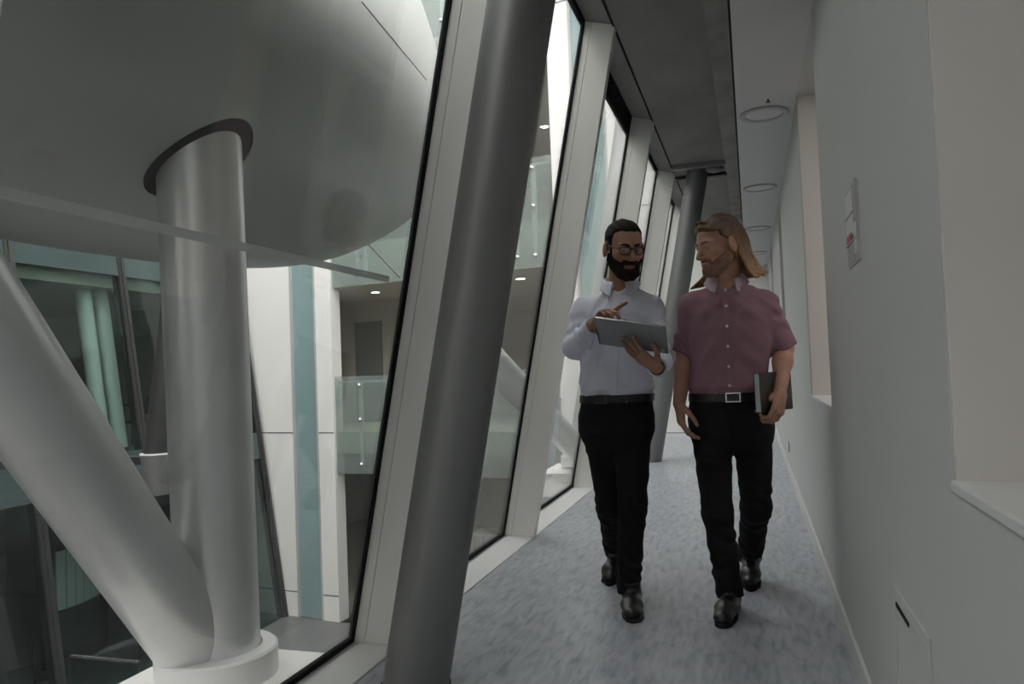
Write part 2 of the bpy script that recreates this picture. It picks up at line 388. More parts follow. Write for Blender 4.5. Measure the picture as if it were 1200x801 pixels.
for ax in range(3):
    for sg in (-1, 1):
        for i in range(N + 1):
            for j in range(N + 1):
                d = [0, 0, 0]; d[ax] = sg * POD[3 + ax]; u = (ax + 1) % 3; w_ = (ax + 2) % 3
                d[u] = math.tan((i / N * 2 - 1) * math.pi / 4) * POD[3 + u]; d[w_] = math.tan((j / N * 2 - 1) * math.pi / 4) * POD[3 + w_]
                key = tuple(round(c, 4) for c in d)
                if key not in idx: idx[key] = len(vs_); vs_.append(pod_dir(d))
                if i and j:
                    pass
        for i in range(N):
            for j in range(N):
                q = []
                for a, b in ((i, j), (i + 1, j), (i + 1, j + 1), (i, j + 1)):
                    d = [0, 0, 0]; d[ax] = sg * POD[3 + ax]; u = (ax + 1) % 3; w_ = (ax + 2) % 3
                    d[u] = math.tan((a / N * 2 - 1) * math.pi / 4) * POD[3 + u]; d[w_] = math.tan((b / N * 2 - 1) * math.pi / 4) * POD[3 + w_]
                    q.append(idx[tuple(round(c, 4) for c in d)])
                fs.append(tuple(q))
new('shell', MB().add(vs_, fs), M['pod'], pt, smooth=180)

def to_pod(p, d):                      # walk from p along d to the pod surface
    p, d = V(p), V(d).normalized(); t = 0.0
    while pod_f(p + d * t) > 1 and t < 4: t += 0.01
    lo, hi = t - 0.01, t
    for _ in range(12):
        mid = (lo + hi) / 2
        if pod_f(p + d * mid) > 1: lo = mid
        else: hi = mid
    return p + d * lo

# a fine seam on the shell
seam = []
for k in range(15):
    px, py = 424 + (500 - 424) * k / 14, 2 + 92 * k / 14
    d = atd(px, py, 1) - CAM; seam.append(to_pod(CAM, d) - d.normalized() * 0.001)
new('seam', MB().tube(seam, 0.002, 6), M['joint'], pt)

# ------------------------------------------------------------------ atrium: V columns outside the glass
def vcolumn(base, top, b_low, b_high, label, collar=True, dlen=3.4):
    base, top, b_low, b_high = V(base), V(top), V(b_low), V(b_high)
    t = thing('v_column', base, label, 'column', 'pairs of struts rising from the outer ledge')
    ax = (top - base).normalized()
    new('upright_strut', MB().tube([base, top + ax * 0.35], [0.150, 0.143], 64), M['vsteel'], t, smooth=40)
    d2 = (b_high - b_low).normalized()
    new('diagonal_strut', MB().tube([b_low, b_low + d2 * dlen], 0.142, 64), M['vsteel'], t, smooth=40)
    br = new('base_ring', MB().lathe([(0.0, -0.03), (0.218, -0.03), (0.222, -0.025), (0.222, 0.075), (0.214, 0.083), (0.15, 0.083)], base - V((0.0, 0.015, 0.0)), (0.0, 0, 1), 64), M['plastic_white'], t, smooth=30)
    new('weld_seam', MB().lathe([(0.149, 0.085), (0.158, 0.083), (0.149, 0.096)], base, ax, 48, closed=True), M['ring'], t)
    if collar:
        e1 = ax.orthogonal().normalized(); e2 = ax.cross(e1); vv = []; ff = []; n = 64
        for r in (0.138, 0.184):
            for k in range(n):
                a = 2 * math.pi * k / n; p = base + r * (math.cos(a) * e1 + math.sin(a) * e2) + ax * 0.8
                vv.append(to_pod(p, ax) - ax * 0.004)
        vv += [p + ax * 0.05 for p in vv]
        for k in range(n):
            q = (k + 1) % n
            ff += [(k, q, n + q, n + k), (2 * n + k, 3 * n + k, 3 * n + q, 2 * n + q), (n + k, n + q, 3 * n + q, 3 * n + k), (k, 2 * n + k, 2 * n + q, q)]
        new('collar', MB().add(vv, ff), M['gasket'], t)
    return t
b1 = atd(258, 782, 2.93)
vcolumn(b1, atd(233, 165, 2.72), atd(243, 775, 2.95), atd(78, 534, 2.30), 'pair of silver struts meeting on the near ledge, upright one entering the pod')
off = V((-1.95, 8.8, 0)) - V((b1.x, b1.y, b1.z))
vcolumn(b1 + off, b1 + off + V((1.45, -.1, 7.6)), atd(679, 529, 8.85), atd(583, 431, 6.6), 'distant pair of silver struts seen past the second mullion', False, 3.55)
struct('trim_11', MB().box(-2.32, -1.66, 1.9, 2.78, -0.32, -0.012), M['white_panel'], bevel=.01)      # outer ledges that carry the struts
struct('trim_12', MB().box(-2.32, -1.66, 8.3, 9.2, -0.32, -0.06), M['white_panel'], bevel=.01)

# glass fin hung under the pod with a slim rod
t = thing('hanging_rod', atd(433, 289, 6.0), 'thin steel rod slanting down below the pod edge', 'rod')
new('rod', MB().tube([atd(433, 287, 6.0), atd(468, 324, 5.7)], 0.008, 10), M['ring'], t)
new('end_cap', MB().ball(atd(433, 287, 6.0), 0.016), M['chrome'], t, smooth=180)

# ------------------------------------------------------------------ atrium: far wall (white panels, teal strips, open floors)
WN = V((0.148, 0.989, 0)).normalized(); WT = V((-0.989, 0.148, 0)).normalized()     # normal away from camera, tangent to the left
WO = V((-3.12, 12.77, 0))
def wp(s, n=0.0): p = WO + WT * s + WN * n; return (p.x, p.y)
def sx(X): return (WO.x - X) / 0.989
def slab(mb, X0, X1, n0, n1, z0, z1): return mb.hexa([wp(sx(X1), n0), wp(sx(X0), n0), wp(sx(X0), n1), wp(sx(X1), n1)], z0, z1)
TOPZ, LOWZ = 9.0, -3.7
xs = dict(edge=-12.0, tealL=-8.93, tealR=-8.33, openL=-7.93, openR=-3.12, teal2L=-2.70, teal2R=-2.14, right=0.9)
mb = MB()
for a, b in ((xs['edge'], xs['tealL']), (xs['tealR'], xs['openL']), (xs['openR'], xs['teal2L']), (xs['teal2R'], xs['right'])):
    slab(mb, a, b, 0.0, 0.3, LOWZ, TOPZ)
struct('wall_far', mb, M['white_panel'])
mb = MB()
for a, b in ((xs['tealL'], xs['tealR']), (xs['teal2L'], xs['teal2R'])): slab(mb, a + .02, b - .02, 0.03, 0.3, LOWZ, TOPZ)
struct('wall_far_glass', mb, M['teal'])
mb = MB()
for a, b in ((xs['edge'], xs['tealL']), (xs['tealR'], xs['openL']), (xs['openR'], xs['teal2L']), (xs['teal2R'], xs['right'])):
    for z in (-3.2, 0.0, 3.7, 7.4): slab(mb, a, b, -0.004, 0.0, z - .011, z + .011)
struct('trim_13', mb, M['joint'])
mb = MB()
for a in (xs['tealL'], xs['tealR'], xs['teal2L'], xs['teal2R']): slab(mb, a - .022, a + .022, -0.01, 0.1, LOWZ, TOPZ)
struct('trim_14', mb, M['ring'])
# open floors behind it
DEP = 9.0
for nm, z0, z1 in (('ceiling_ground', -0.42, 0.0), ('ceiling_first', 2.88, 3.7), ('ceiling_upper', 6.6, 7.4)):
    struct(nm, slab(MB(), -14, xs['openR'], 0.12, DEP, z0, z1), M['brown_wall'])
struct('floor_ground', slab(MB(), -14, xs['right'] + 1, 0.0, DEP, LOWZ - .1, LOWZ), M['brown_wall'])
mb = MB(); slab(mb, -14, 1, DEP, DEP + .2, LOWZ, TOPZ); slab(mb, -14.2, -14, 0, DEP, LOWZ, TOPZ); slab(mb, -14, 1, 0.3, DEP, TOPZ - .1, TOPZ)
struct('wall_far_back', mb, M['brown_wall'])
mb = MB(); slab(mb, -10.4, -6.7, 2.9, 3.0, -0.0, 2.88)
struct('wall_far_partition', mb, M['brown_wall'])
struct('wall_far_side', slab(MB(), xs['openR'] + .0, xs['openR'] + .15, 0.3, DEP, LOWZ, TOPZ), M['brown_wall'])
def onwall(px, py, n):
    d = atd(px, py, 1) - CAM; q = V((WO.x, WO.y, 0)) + WN * n; return CAM + d * ((q - CAM).dot(WN) / d.dot(WN))
dl_, dr_ = onwall(416, 400, 2.86), onwall(447, 400, 2.86)
struct('door_1', slab(MB(), dl_.x - .148 * 2.86, dr_.x - .148 * 2.86, 2.86, 2.9, 0.0, onwall(430, 377, 2.86).z), M['door'])

# balustrades
def balustrade(X0, X1, z, label, studs):
    p = wp(sx((X0 + X1) / 2), 0.06)
    t = thing('glass_balustrade', (p[0], p[1], z - .82), label, 'balustrade', 'glass balustrades on the far open floors')
    new('glass_panel', slab(MB(), X0, X1, 0.04, 0.06, z - 0.80, z + 1.10), M['glass_bal'], t)
    rl = slab(MB(), X0 + .05, X1 - .05, 0.085, 0.125, z + 0.97, z + 1.01); new('handrail', rl, M['diffuser'], t)
    for X in studs:
        b = new('bracket', slab(MB(), X - .04, X + .04, 0.07, 0.10, z - 0.70, z + 1.0), M['diffuser'], t)
        for zz in (-0.62, .25, 0.92):
            q = wp(sx(X), 0.035); new('stud', MB().ball((q[0], q[1], z + zz), 0.045, 10, 6), M['chrome'], b, smooth=180)
    return t
balustrade(-7.9, -3.15, 0.0, 'greenish glass balustrade at the corridor level across the atrium', (-7.32, -6.1, -4.9, -3.7))
balustrade(-7.9, -3.15, 3.7, 'greenish glass balustrade one floor up across the atrium', (-7.3, -7.1, -5.2, -3.84, -3.5))
balustrade(-7.9, -3.15, 7.4, 'greenish glass balustrade two floors up, at the very top edge', (-7.3, -5.2, -3.5))
# downlights on the far ceilings
k = 0
dl = [((610, 326), 2.88, 'lit downlight nearest the balustrade on the far corridor ceiling'), ((592, 359), 2.88, 'lit downlight deeper in the far corridor ceiling, left one'),
      ((625, 367), 2.88, 'lit downlight deeper in the far corridor ceiling, right one'), ((638, 148), 6.6, 'lit downlight on the upper far ceiling beside white panel'), ((440, 342), 2.88, 'lit downlight above the dark far doorway')]
for (px, py), z, lab in dl:
    d = atd(px, py, 1) - CAM; p = CAM + d * ((z - CAM.z) / d.z)
    t = thing('far_downlight', (p[0], p[1], z), lab, 'ceiling light', 'lit downlights across the atrium')
    new('rim', MB().lathe([(0.09, 0), (0.11, -.002), (0.11, -.012), (0.09, -.012)], (p[0], p[1], z), closed=True), M['ring'], t)
    new('lens', MB().lathe([(0.09, -0.003), (0.09, -0.010), (0.02, -.012)], (p[0], p[1], z)), M['downlight'], t)
    li = bpy.data.lights.new('downlight_lamp', 'SPOT'); li.energy = 60; li.spot_size = 2.2; li.spot_blend = .6; li.color = (1, .93, .82); li.shadow_soft_size = .1
    lo = bpy.data.objects.new('downlight_lamp', li); COL.objects.link(lo); lo.location = (p[0], p[1], z - .03)

# shelving at the back of the far corridor
p = wp(sx(-5.2), 8.4)
t = thing('bookcase', (p[0], p[1], 0), 'pale open bookcase at the back of the far corridor', 'shelves')
new('carcass', slab(slab(slab(MB(), -6.2, -6.15, 8.2, 8.6, 0, 2.2), -4.2, -4.15, 8.2, 8.6, 0, 2.2), -6.2, -4.15, 8.58, 8.6, 0, 2.2), M['brown_wall'], t)
for z in (0.05, .55, 1.05, 1.55, 2.1): new('shelf', slab(MB(), -6.15, -4.2, 8.2, 8.58, z, z + .04), M['plastic_white'], t)

def table(x, y, z, w, d, h, label, top='plastic_white', group=None):
    t = thing('table', (x, y, z), label, 'table', group)
    new('table_top', MB().box(x - w / 2, x + w / 2, y - d / 2, y + d / 2, z + h - .03, z + h), M[top], t, bevel=.006)
    for i in (-1, 1):
        for j in (-1, 1):
            new('leg', MB().tube([(x + i * (w / 2 - .06), y + j * (d / 2 - .06), z), (x + i * (w / 2 - .06), y + j * (d / 2 - .06), z + h - .03)], .025, 8), M['chrome'], t)
    return t
def chair(x, y, z, rot, label, group=None, m_='plastic_black'):
    t = thing('chair', (x, y, z), label, 'chair', group)
    R = Matrix.Rotation(rot, 3, 'Z'); o = V((x, y, z)); L = lambda a, b, c: o + R @ V((a, b, c))
    ax, ay, az = R @ V((1, 0, 0)), R @ V((0, 1, 0)), V((0, 0, 1))
    new('seat', MB().obox(L(0, 0, .45), ax * .22, ay * .22, az * .02), M[m_], t, bevel=.015)
    new('backrest', MB().obox(L(0, .22, .74), ax * .21, ay * .015, az * .16), M[m_], t, bevel=.012)
    for i in (-1, 1):
        for j in (-1, 1):
            new('leg', MB().tube([L(i * .2, j * .2, 0), L(i * .18, j * .18, .43)] if j < 0 else [L(i * .2, j * .22, 0), L(i * .19, j * .2, .45), L(i * .19, .225, .62)], .012, 8), M['darksteel'], t)
    return t
# (tables on the far ground floor, seen below the balustrade)
table(-6.2, 18.6, LOWZ, 1.4, .8, .74, 'white table on the ground floor across the atrium')
chair(-5.0, 18.2, LOWZ, 1.2, 'dark chair beside the white ground-floor table')

# ------------------------------------------------------------------ atrium: opposite leaning glass front (left)
LX, LL = -9.78, 0.14
lx = lambda z, off=0.0: LX - LL * z + off
LY0, LY1 = -9.0, 13.9
LM = [-8.0, -5.95, -3.9, -1.85, 0.2, 2.25, 4.3, 6.35, 8.42, 10.5, 12.5, 13.62]
Q = lambda a, b, z0, z1: [(lx(z0, a), z0), (lx(z0, b), z0), (lx(z1, b), z1), (lx(z1, a), z1)]
for i, ym in enumerate(LM):
    ye = LM[i + 1] if i + 1 < len(LM) else None
    w = bpy.data.objects.new('window_%d' % (21 + i), None); COL.objects.link(w); w.location = (LX, ym, 0); w['kind'] = 'structure'
    thin = ym in (12.5,)
    hw = 0.03 if thin else 0.07
    new('mullion', MB().prism_y(Q(-0.12, 0.05, LOWZ, TOPZ), ym - hw, ym + hw), M['darksteel'], w)
    new('mullion_cap', MB().prism_y(Q(0.05, 0.075, LOWZ, TOPZ), ym - .02, ym + .02), M['darksteel'], w)
    if ye:
        new('glass_pane', MB().prism_y(Q(-0.01, 0.01, LOWZ, TOPZ), ym + hw, ye - .07), M['glass_teal'], w)
        new('spandrel', MB().prism_y(Q(0.012, 0.03, -0.50, 0.02), ym + hw, ye - .07).prism_y(Q(0.012, 0.03, 2.95, 3.72), ym + hw, ye - .07), M['teal_dark'], w)
struct('floor_left', MB().box(-17, -9.85, LY0, LY1, -0.42, -0.02), M['grey_floor'])
struct('ceiling_left', MB().box(-17, -10.3, LY0, LY1, 2.75, 3.65), M['brown_wall'])
struct('ceiling_left_top', MB().box(-17, -11.3, LY0, LY1, 6.6, 7.3), M['brown_wall'])
struct('floor_atrium', MB().box(-17, -1.55, LY0, 14, LOWZ - .12, LOWZ), M['grey_floor'])
struct('wall_left', MB().box(-17.2, -17, LY0, LY1, LOWZ, TOPZ), M['dark_wall'])
struct('wall_left_side', MB().box(-17.2, -9.2, LY0 - .2, LY0, LOWZ, TOPZ), M['dark_wall'])
struct('wall_left_end', MB().box(-17.2, -11.4, LY1, LY1 + .2, LOWZ, TOPZ), M['brown_wall'])
struct('wall_left_roof', MB().box(-17.2, -11.3, LY0, LY1, TOPZ - .1, TOPZ), M['dark_wall'])
struct('wall_back', MB().box(-11.6, -0.9, LY0 - .2, LY0, LOWZ, TOPZ), M['white_panel'])
# pale columns standing behind the opposite glass
for yy, r, lab in ((10.18, .125, 'pale column behind the opposite teal glass, left one of two'), (10.53, .125, 'pale column behind the opposite teal glass, right one of two')):
    t = thing('interior_column', (lx(0, -.9), yy, 0), lab, 'column', 'pale columns behind the teal glass')
    new('shaft', MB().tube([(lx(0, -.52), yy, 0), (lx(2.75, -.52), yy, 2.75)], r, 32), M['white_panel'], t, smooth=40)
    new('base_collar', MB().lathe([(r + .03, 0), (r + .03, .05), (r, .06)], (lx(0, -.52), yy, 0)), M['chrome'], t, smooth=40)
# far strut on an inverted cone foot
fb, ft = atd(184, 532, 10.0), atd(206, 345, 10.0)
t = thing('far_strut', fb, 'pod-shaded slanting steel strut on a cone foot in front of opposite glass', 'column')
new('shaft', MB().tube([fb - (ft - fb) * .02, fb + (ft - fb) * 3.2], 0.165, 40), mat('shaded_strut_paint', (0.03, 0.03, 0.03, 1), .5, .1), t, smooth=40)  # near-black base colour stands in for the shade under the pod
new('cone_foot', MB().lathe([(0.14, -0.52), (0.145, -.5), (0.20, -0.02), (0.205, 0.0), (0.16, 0.012)], fb, seg=40), M['steel'], t, smooth=30)
new('foot_rim', MB().lathe([(0.165, 0.005), (0.208, 0.0), (0.208, 0.02), (0.165, 0.02)], fb, seg=40, closed=True), M['plastic_white'], t)
new('floor_arm', MB().obox((fb + V((-1.2, .35, -.1))), (1.2, -.3, 0), (.02, .06, 0), (0, 0, .05)), M['darksteel'], t)

# furniture behind the opposite glass, corridor level
chair(-10.75, 11.35, -.02, -1.4, 'black chair at the table behind the opposite glass, left', 'chairs behind the opposite glass')
chair(-10.75, 12.3, -.02, -1.7, 'black chair at the table behind the opposite glass, right', 'chairs behind the opposite glass')
table(-12.0, 11.8, -.02, .9, 1.8, .74, 'dark meeting table behind the opposite glass', 'plastic_black')
# lower level: curved desk, counter, chairs and glass screens
t = thing('reception_desk', (-11.6, 10.8, LOWZ), 'curved white slatted desk on the lower floor behind glass', 'desk')
vv = []
mb = MB()
for k in range(14):
    a0, a1 = -0.2 + k * .12, -0.2 + k * .12 + .105
    c = V((-13.0, 10.6, 0)); f = lambda a, r: (c.x + r * math.cos(a), c.y + r * math.sin(a))
    mb.hexa([f(a0, 1.5), f(a1, 1.5), f(a1, 1.56), f(a0, 1.56)], LOWZ + 1.0, LOWZ + 2.0)
new('front_slats', mb, M['plastic_white'], t)
mb = MB(); c = V((-13.0, 10.6, 0)); n = 20
mb.add([(c.x + r * math.cos(-.3 + 1.9 * k / n), c.y + r * math.sin(-.3 + 1.9 * k / n), z) for z in (LOWZ, LOWZ + 1.0) for r in (1.3, 1.62) for k in range(n + 1)],
       [q for k in range(n) for q in ((k, k + 1, n + 2 + k, n + 1 + k), (2 * n + 2 + k, 3 * n + 3 + k, 3 * n + 4 + k, 2 * n + 3 + k), (n + 1 + k, n + 2 + k, 3 * n + 4 + k, 3 * n + 3 + k), (k, 2 * n + 2 + k, 2 * n + 3 + k, k + 1))])
new('plinth', mb, M['dark_wall'], t)
chair(-10.4, 9.2, LOWZ, 2.4, 'dark chair by the curved lower-floor desk', 'chairs on the lower floor')
chair(-10.4, 11.3, LOWZ, 0.6, 'dark chair under the upright strut on the lower floor', 'chairs on the lower floor')
table(-8.6, 10.4, LOWZ, 1.1, .7, .74, 'small white table on the atrium floor behind the struts')
t = thing('glass_screen', (-9.0, 8.6, LOWZ), 'low dark green glass screen on the atrium floor', 'screen')
new('glass_panel', MB().box(-9.35, -8.2, 8.6, 8.62, LOWZ, LOWZ + 1.0), M['glass_teal'], t)
new('top_rail', MB().box(-9.35, -8.2, 8.59, 8.63, LOWZ + 1.0, LOWZ + 1.03), M['chrome'], t)
t = thing('storage_cabinet', (-10.6, 13.0, LOWZ), 'pale wood cabinet on the lower floor between the struts', 'cabinet')
new('body', MB().box(-11.0, -10.2, 12.6, 13.2, LOWZ, LOWZ + 2.1), M['wood'], t, bevel=.01)
for q in (-10.99, -10.59): new('door', MB().box(q, q + .385, 12.575, 12.6, LOWZ + .08, LOWZ + 2.05), M['wood'], t, bevel=.004)

# ------------------------------------------------------------------ light
w = bpy.data.worlds.new('overcast_sky'); SC.world = w; w.use_nodes = True
bg = w.node_tree.nodes['Background']; bg.inputs['Color'].default_value = (1.0, 0.985, 0.965, 1); bg.inputs['Strength'].default_value = SKY if 'SKY' in globals() else 1.0
def area(name, loc, size, energy, col, rot=(0, 0, 0)):
    li = bpy.data.lights.new(name, 'AREA'); li.shape = 'RECTANGLE'; li.size, li.size_y = size; li.energy = energy; li.color = col
    o = bpy.data.objects.new(name, li); COL.objects.link(o); o.location = loc; o.rotation_euler = rot; return o
def added_panel_light(x, y, e, lab):  # unseen lamps added behind the right wall to brighten the opening jambs
    t = thing('added_jamb_light', (x, y, 2.7), lab, 'ceiling light', 'added lights in the side rooms')
    new('frame', MB().box(x - .62, x + .62, y - .32, y + .32, 2.66, 2.70), M['plastic_white'], t)
    area('added_jamb_lamp', (x, y, 2.655), (1.2, .6), e, (1, .95, .91))
added_panel_light(1.9, 3.3, 16, 'added panel light on the side-room ceiling, brightening the second opening')
added_panel_light(1.9, 0.6, 3.5, 'added panel light in the side room, brightening the near opening')

# ================================================================== people
class Field:
    """signed distance volume; smooth unions; meshed with surface nets"""
    def __init__(s, lo, hi, h):
        s.h = h; s.o = np.array(lo, np.float32); s.n = np.ceil((np.array(hi) - np.array(lo)) / h).astype(int) + 1
        s.a = np.full(tuple(s.n), 1.0, np.float32)
    def blk(s, lo, hi):
        i0 = np.clip(np.floor((np.array(lo) - s.o) / s.h).astype(int), 0, s.n); i1 = np.clip(np.ceil((np.array(hi) - s.o) / s.h).astype(int) + 1, 0, s.n)
        if (i1 <= i0).any(): return None, None
        sl = tuple(slice(a, b) for a, b in zip(i0, i1))
        g = [(s.o[k] + s.h * np.arange(i0[k], i1[k], dtype=np.float32)) for k in range(3)]
        return sl, (g[0][:, None, None], g[1][None, :, None], g[2][None, None, :])
    def put(s, sl, d, k, op='add'):
        a = s.a[sl]; d = d.astype(np.float32)
        if op == 'add':
            if k > 0:
                h = np.clip(.5 + .5 * (a - d) / k, 0, 1); s.a[sl] = a * (1 - h) + d * h - k * h * (1 - h)
            else: s.a[sl] = np.minimum(a, d)
        elif op == 'sub':
            d = -d
            if k > 0:
                h = np.clip(.5 - .5 * (a - d) / k, 0, 1); s.a[sl] = a * (1 - h) + d * h + k * h * (1 - h)
            else: s.a[sl] = np.maximum(a, d)
        elif op == 'and': s.a[sl] = np.maximum(a, d)
    def cap(s, p0, p1, r0, r1, k=.01, op='add', flat=None, end=False, wr=None):
        """tapered capsule; flat = (direction, squash<1); end: cut flat at p1; wr: wrinkle amplitude"""
        p0 = np.array(p0, np.float32); p1 = np.array(p1, np.float32); m = max(r0, r1) * 1.4 + k + .012
        sl, g = s.blk(np.minimum(p0, p1) - m, np.maximum(p0, p1) + m)
        if sl is None: return s
        ax = p1 - p0; L2 = float(ax @ ax) + 1e-9
        q = [g[i] - p0[i] for i in range(3)]
        tr = (q[0] * ax[0] + q[1] * ax[1] + q[2] * ax[2]) / L2; t = np.clip(tr, 0, 1)
        o = [q[i] - t * ax[i] for i in range(3)]
        if flat is not None:
            e = np.array(flat[0], np.float32); e = e / np.linalg.norm(e); f = flat[1]
            de = o[0] * e[0] + o[1] * e[1] + o[2] * e[2]; o = [o[i] + (1 / f - 1) * de * e[i] for i in range(3)]
        d = np.sqrt(o[0] ** 2 + o[1] ** 2 + o[2] ** 2) - (r0 + (r1 - r0) * t)
        if flat is not None: d = d * (.5 + .5 * flat[1])
        if wr: d = d + wr * fold(tr * math.sqrt(L2), g)
        if end:
            d = np.maximum(d, (tr - 1) * math.sqrt(L2))
        s.put(sl, d, k, op); return s
    def ell(s, c, r, R=None, k=.01, op='add'):
        c = np.array(c, np.float32); m = max(r) + k + .01
        sl, g = s.blk(c - m, c + m)
        if sl is None: return s
        q = [g[i] - c[i] for i in range(3)]
        if R is not None: q = [q[0] * R[0][j] + q[1] * R[1][j] + q[2] * R[2][j] for j in range(3)]
        s.put(sl, ell_d(q, r), k, op); return s
    def loft(s, rows, k=.03, op='add', e=2.3, wr=0.0, yawv=0.0, z0=None, z1=None):
        """rows (z, cx, cy, rx, ry) from low to high"""
        r = np.array(rows, np.float32); z0 = r[0, 0] if z0 is None else z0; z1 = r[-1, 0] if z1 is None else z1
        mx = r[:, 3:].max() * 1.3 + .03
        sl, g = s.blk((r[:, 1].min() - mx, r[:, 2].min() - mx, z0 - .04), (r[:, 1].max() + mx, r[:, 2].max() + mx, z1 + .04))
        z = g[2]; I = lambda j: np.interp(z.ravel(), r[:, 0], r[:, j]).astype(np.float32)[None, None, :]
        c_, s_ = math.cos(yawv), math.sin(yawv)
        dx = g[0] - I(1); dy = g[1] - I(2)
        x = c_ * dx + s_ * dy; y = -s_ * dx + c_ * dy
        rx, ry = I(3), I(4)
        d = ((np.abs(x / rx) ** e + np.abs(y / ry) ** e) ** (1 / e) - 1) * np.minimum(rx, ry)
        if wr: d = d + wr * cloth(g)
        d = np.maximum(d, np.maximum(z - z1, z0 - z)); s.put(sl, d, k, op); return s
    def local(s, H, lo, hi, fn, k=.01, op='add'):
        """fn(s, f, u) in a head frame"""
        cs = np.array([H.p(a, b, c) for a in (lo[0], hi[0]) for b in (lo[1], hi[1]) for c in (lo[2], hi[2])])
        sl, g = s.blk(cs.min(0), cs.max(0))
        if sl is None: return s
        q = [g[i] - H.c[i] for i in range(3)]
        L = [(q[0] * v[0] + q[1] * v[1] + q[2] * v[2]) / H.k for v in (H.s, H.f, H.u)]
        s.put(sl, fn(*L) * H.k, k, op); return s
    def cutz(s, z, above=True):
        zz = s.o[2] + s.h * np.arange(s.n[2]); d = (z - zz) if above else (zz - z)
        s.a = np.maximum(s.a, d[None, None, :].astype(np.float32)); return s
    def cutplane(s, p, nrm):
        g = [(s.o[k] + s.h * np.arange(s.n[k], dtype=np.float32)) for k in range(3)]
        n = np.array(nrm, np.float32); n = n / np.linalg.norm(n)
        d = (g[0][:, None, None] - p[0]) * n[0] + (g[1][None, :, None] - p[1]) * n[1] + (g[2][None, None, :] - p[2]) * n[2]
        s.a = np.maximum(s.a, d.astype(np.float32)); return s
    def mesh(s):
        a = s.a; nx, ny, nz = a.shape; ins = a < 0
        C8 = [(i, j, k) for i in (0, 1) for j in (0, 1) for k in (0, 1)]
        sub = lambda A, c: A[c[0]:nx - 1 + c[0], c[1]:ny - 1 + c[1], c[2]:nz - 1 + c[2]]
        cnt = np.zeros((nx - 1, ny - 1, nz - 1), np.int8)
        for c in C8: cnt += sub(ins, c)
        act = np.argwhere((cnt > 0) & (cnt < 8))
        idx = np.full(cnt.shape, -1, np.int32); idx[tuple(act.T)] = np.arange(len(act))
        val = {c: a[act[:, 0] + c[0], act[:, 1] + c[1], act[:, 2] + c[2]] for c in C8}
        P = np.zeros((len(act), 3), np.float64); w = np.zeros(len(act))
        for c in C8:
            for ax in range(3):
                if c[ax] == 0:
                    c2 = list(c); c2[ax] = 1; c2 = tuple(c2); v0, v1 = val[c], val[c2]; mk = (v0 < 0) != (v1 < 0)
                    t = np.where(mk, v0 / np.where(mk, v0 - v1, 1), 0)
                    p = np.array(c, float)[None] + 0 * P; p[:, ax] += t
                    P += np.where(mk[:, None], p, 0); w += mk
        P = (P / w[:, None] + act) * s.h + s.o
        F = []
        for ax in range(3):
            b, c = (ax + 1) % 3, (ax + 2) % 3
            lo = [slice(1, -1)] * 3; hi = [slice(1, -1)] * 3
            lo[ax] = slice(0, -1); hi[ax] = slice(1, None)
            A0, A1 = ins[tuple(lo)], ins[tuple(hi)]
            for flip in (0, 1):
                e = np.argwhere((A0 & ~A1) if not flip else (~A0 & A1))
                if not len(e): continue
                e = e + 1; e[:, ax] -= 1
                q = []
                for db, dc in ((-1, -1), (0, -1), (0, 0), (-1, 0)):
                    t = e.copy(); t[:, b] += db; t[:, c] += dc; q.append(idx[tuple(t.T)])
                q = np.stack(q if not flip else q[::-1], 1); F.append(q[(q >= 0).all(1)])
        return P, np.concatenate(F)

def ell_d(q, r):
    k0 = np.sqrt((q[0] / r[0]) ** 2 + (q[1] / r[1]) ** 2 + (q[2] / r[2]) ** 2)
    k1 = np.sqrt((q[0] / r[0] ** 2) ** 2 + (q[1] / r[1] ** 2) ** 2 + (q[2] / r[2] ** 2) ** 2) + 1e-6
    return k0 * (k0 - 1) / k1
def cap_d(q, p0, p1, r0, r1):
    ax = np.array(p1) - np.array(p0); L2 = ax @ ax; d = [q[i] - p0[i] for i in range(3)]
    t = np.clip((d[0] * ax[0] + d[1] * ax[1] + d[2] * ax[2]) / L2, 0, 1)
    return np.sqrt(sum((d[i] - t * ax[i]) ** 2 for i in range(3))) - (r0 + (r1 - r0) * t)
def smin(a, b, k): h = np.clip(.5 + .5 * (a - b) / k, 0, 1); return a * (1 - h) + b * h - k * h * (1 - h)
def fold(t, g):
    """ring folds along a sleeve or leg"""
    x, y, z = g
    ph = 2.2 * np.sin(17 * x + 9 * y) + 1.8 * np.sin(13 * y - 11 * z) + 1.3 * np.sin(23 * x + 19 * z)
    return np.sin(95 * t + ph) * (.45 + .55 * np.sin(21 * t + 8 * x + 5 * y)) * .6 + .4 * np.sin(48 * t + 1.7 * ph)
def cloth(g):
    x, y, z = g
    a = np.sin(26 * x + 14 * z + 2.5 * np.sin(9 * z + 4 * x)); b = np.sin(-31 * x + 22 * z + 2 * np.sin(12 * x - 6 * z) + 7 * y)
    c = np.sin(60 * z + 3 * np.sin(14 * x) + 9 * y)
    return .45 * a * np.abs(b) + .3 * b + .25 * c * np.abs(a)

class Head:
    def __init__(s, c, f, k=1.0, tilt=0.0):
        s.c = np.array(c, float); s.k = k; f = V(f).normalized(); u = V((0, 0, 1)); u = (u - f * u.dot(f)).normalized(); sd = u.cross(f)
        q = Quaternion(f, tilt); u = q @ u; sd = q @ sd
        s.f, s.u, s.s = np.array(f), np.array(u), np.array(sd)
    def p(s, a, b, c): return s.c + s.k * (a * s.s + b * s.f + c * s.u)
    def R(s): return np.stack([s.s, s.f, s.u], 1)

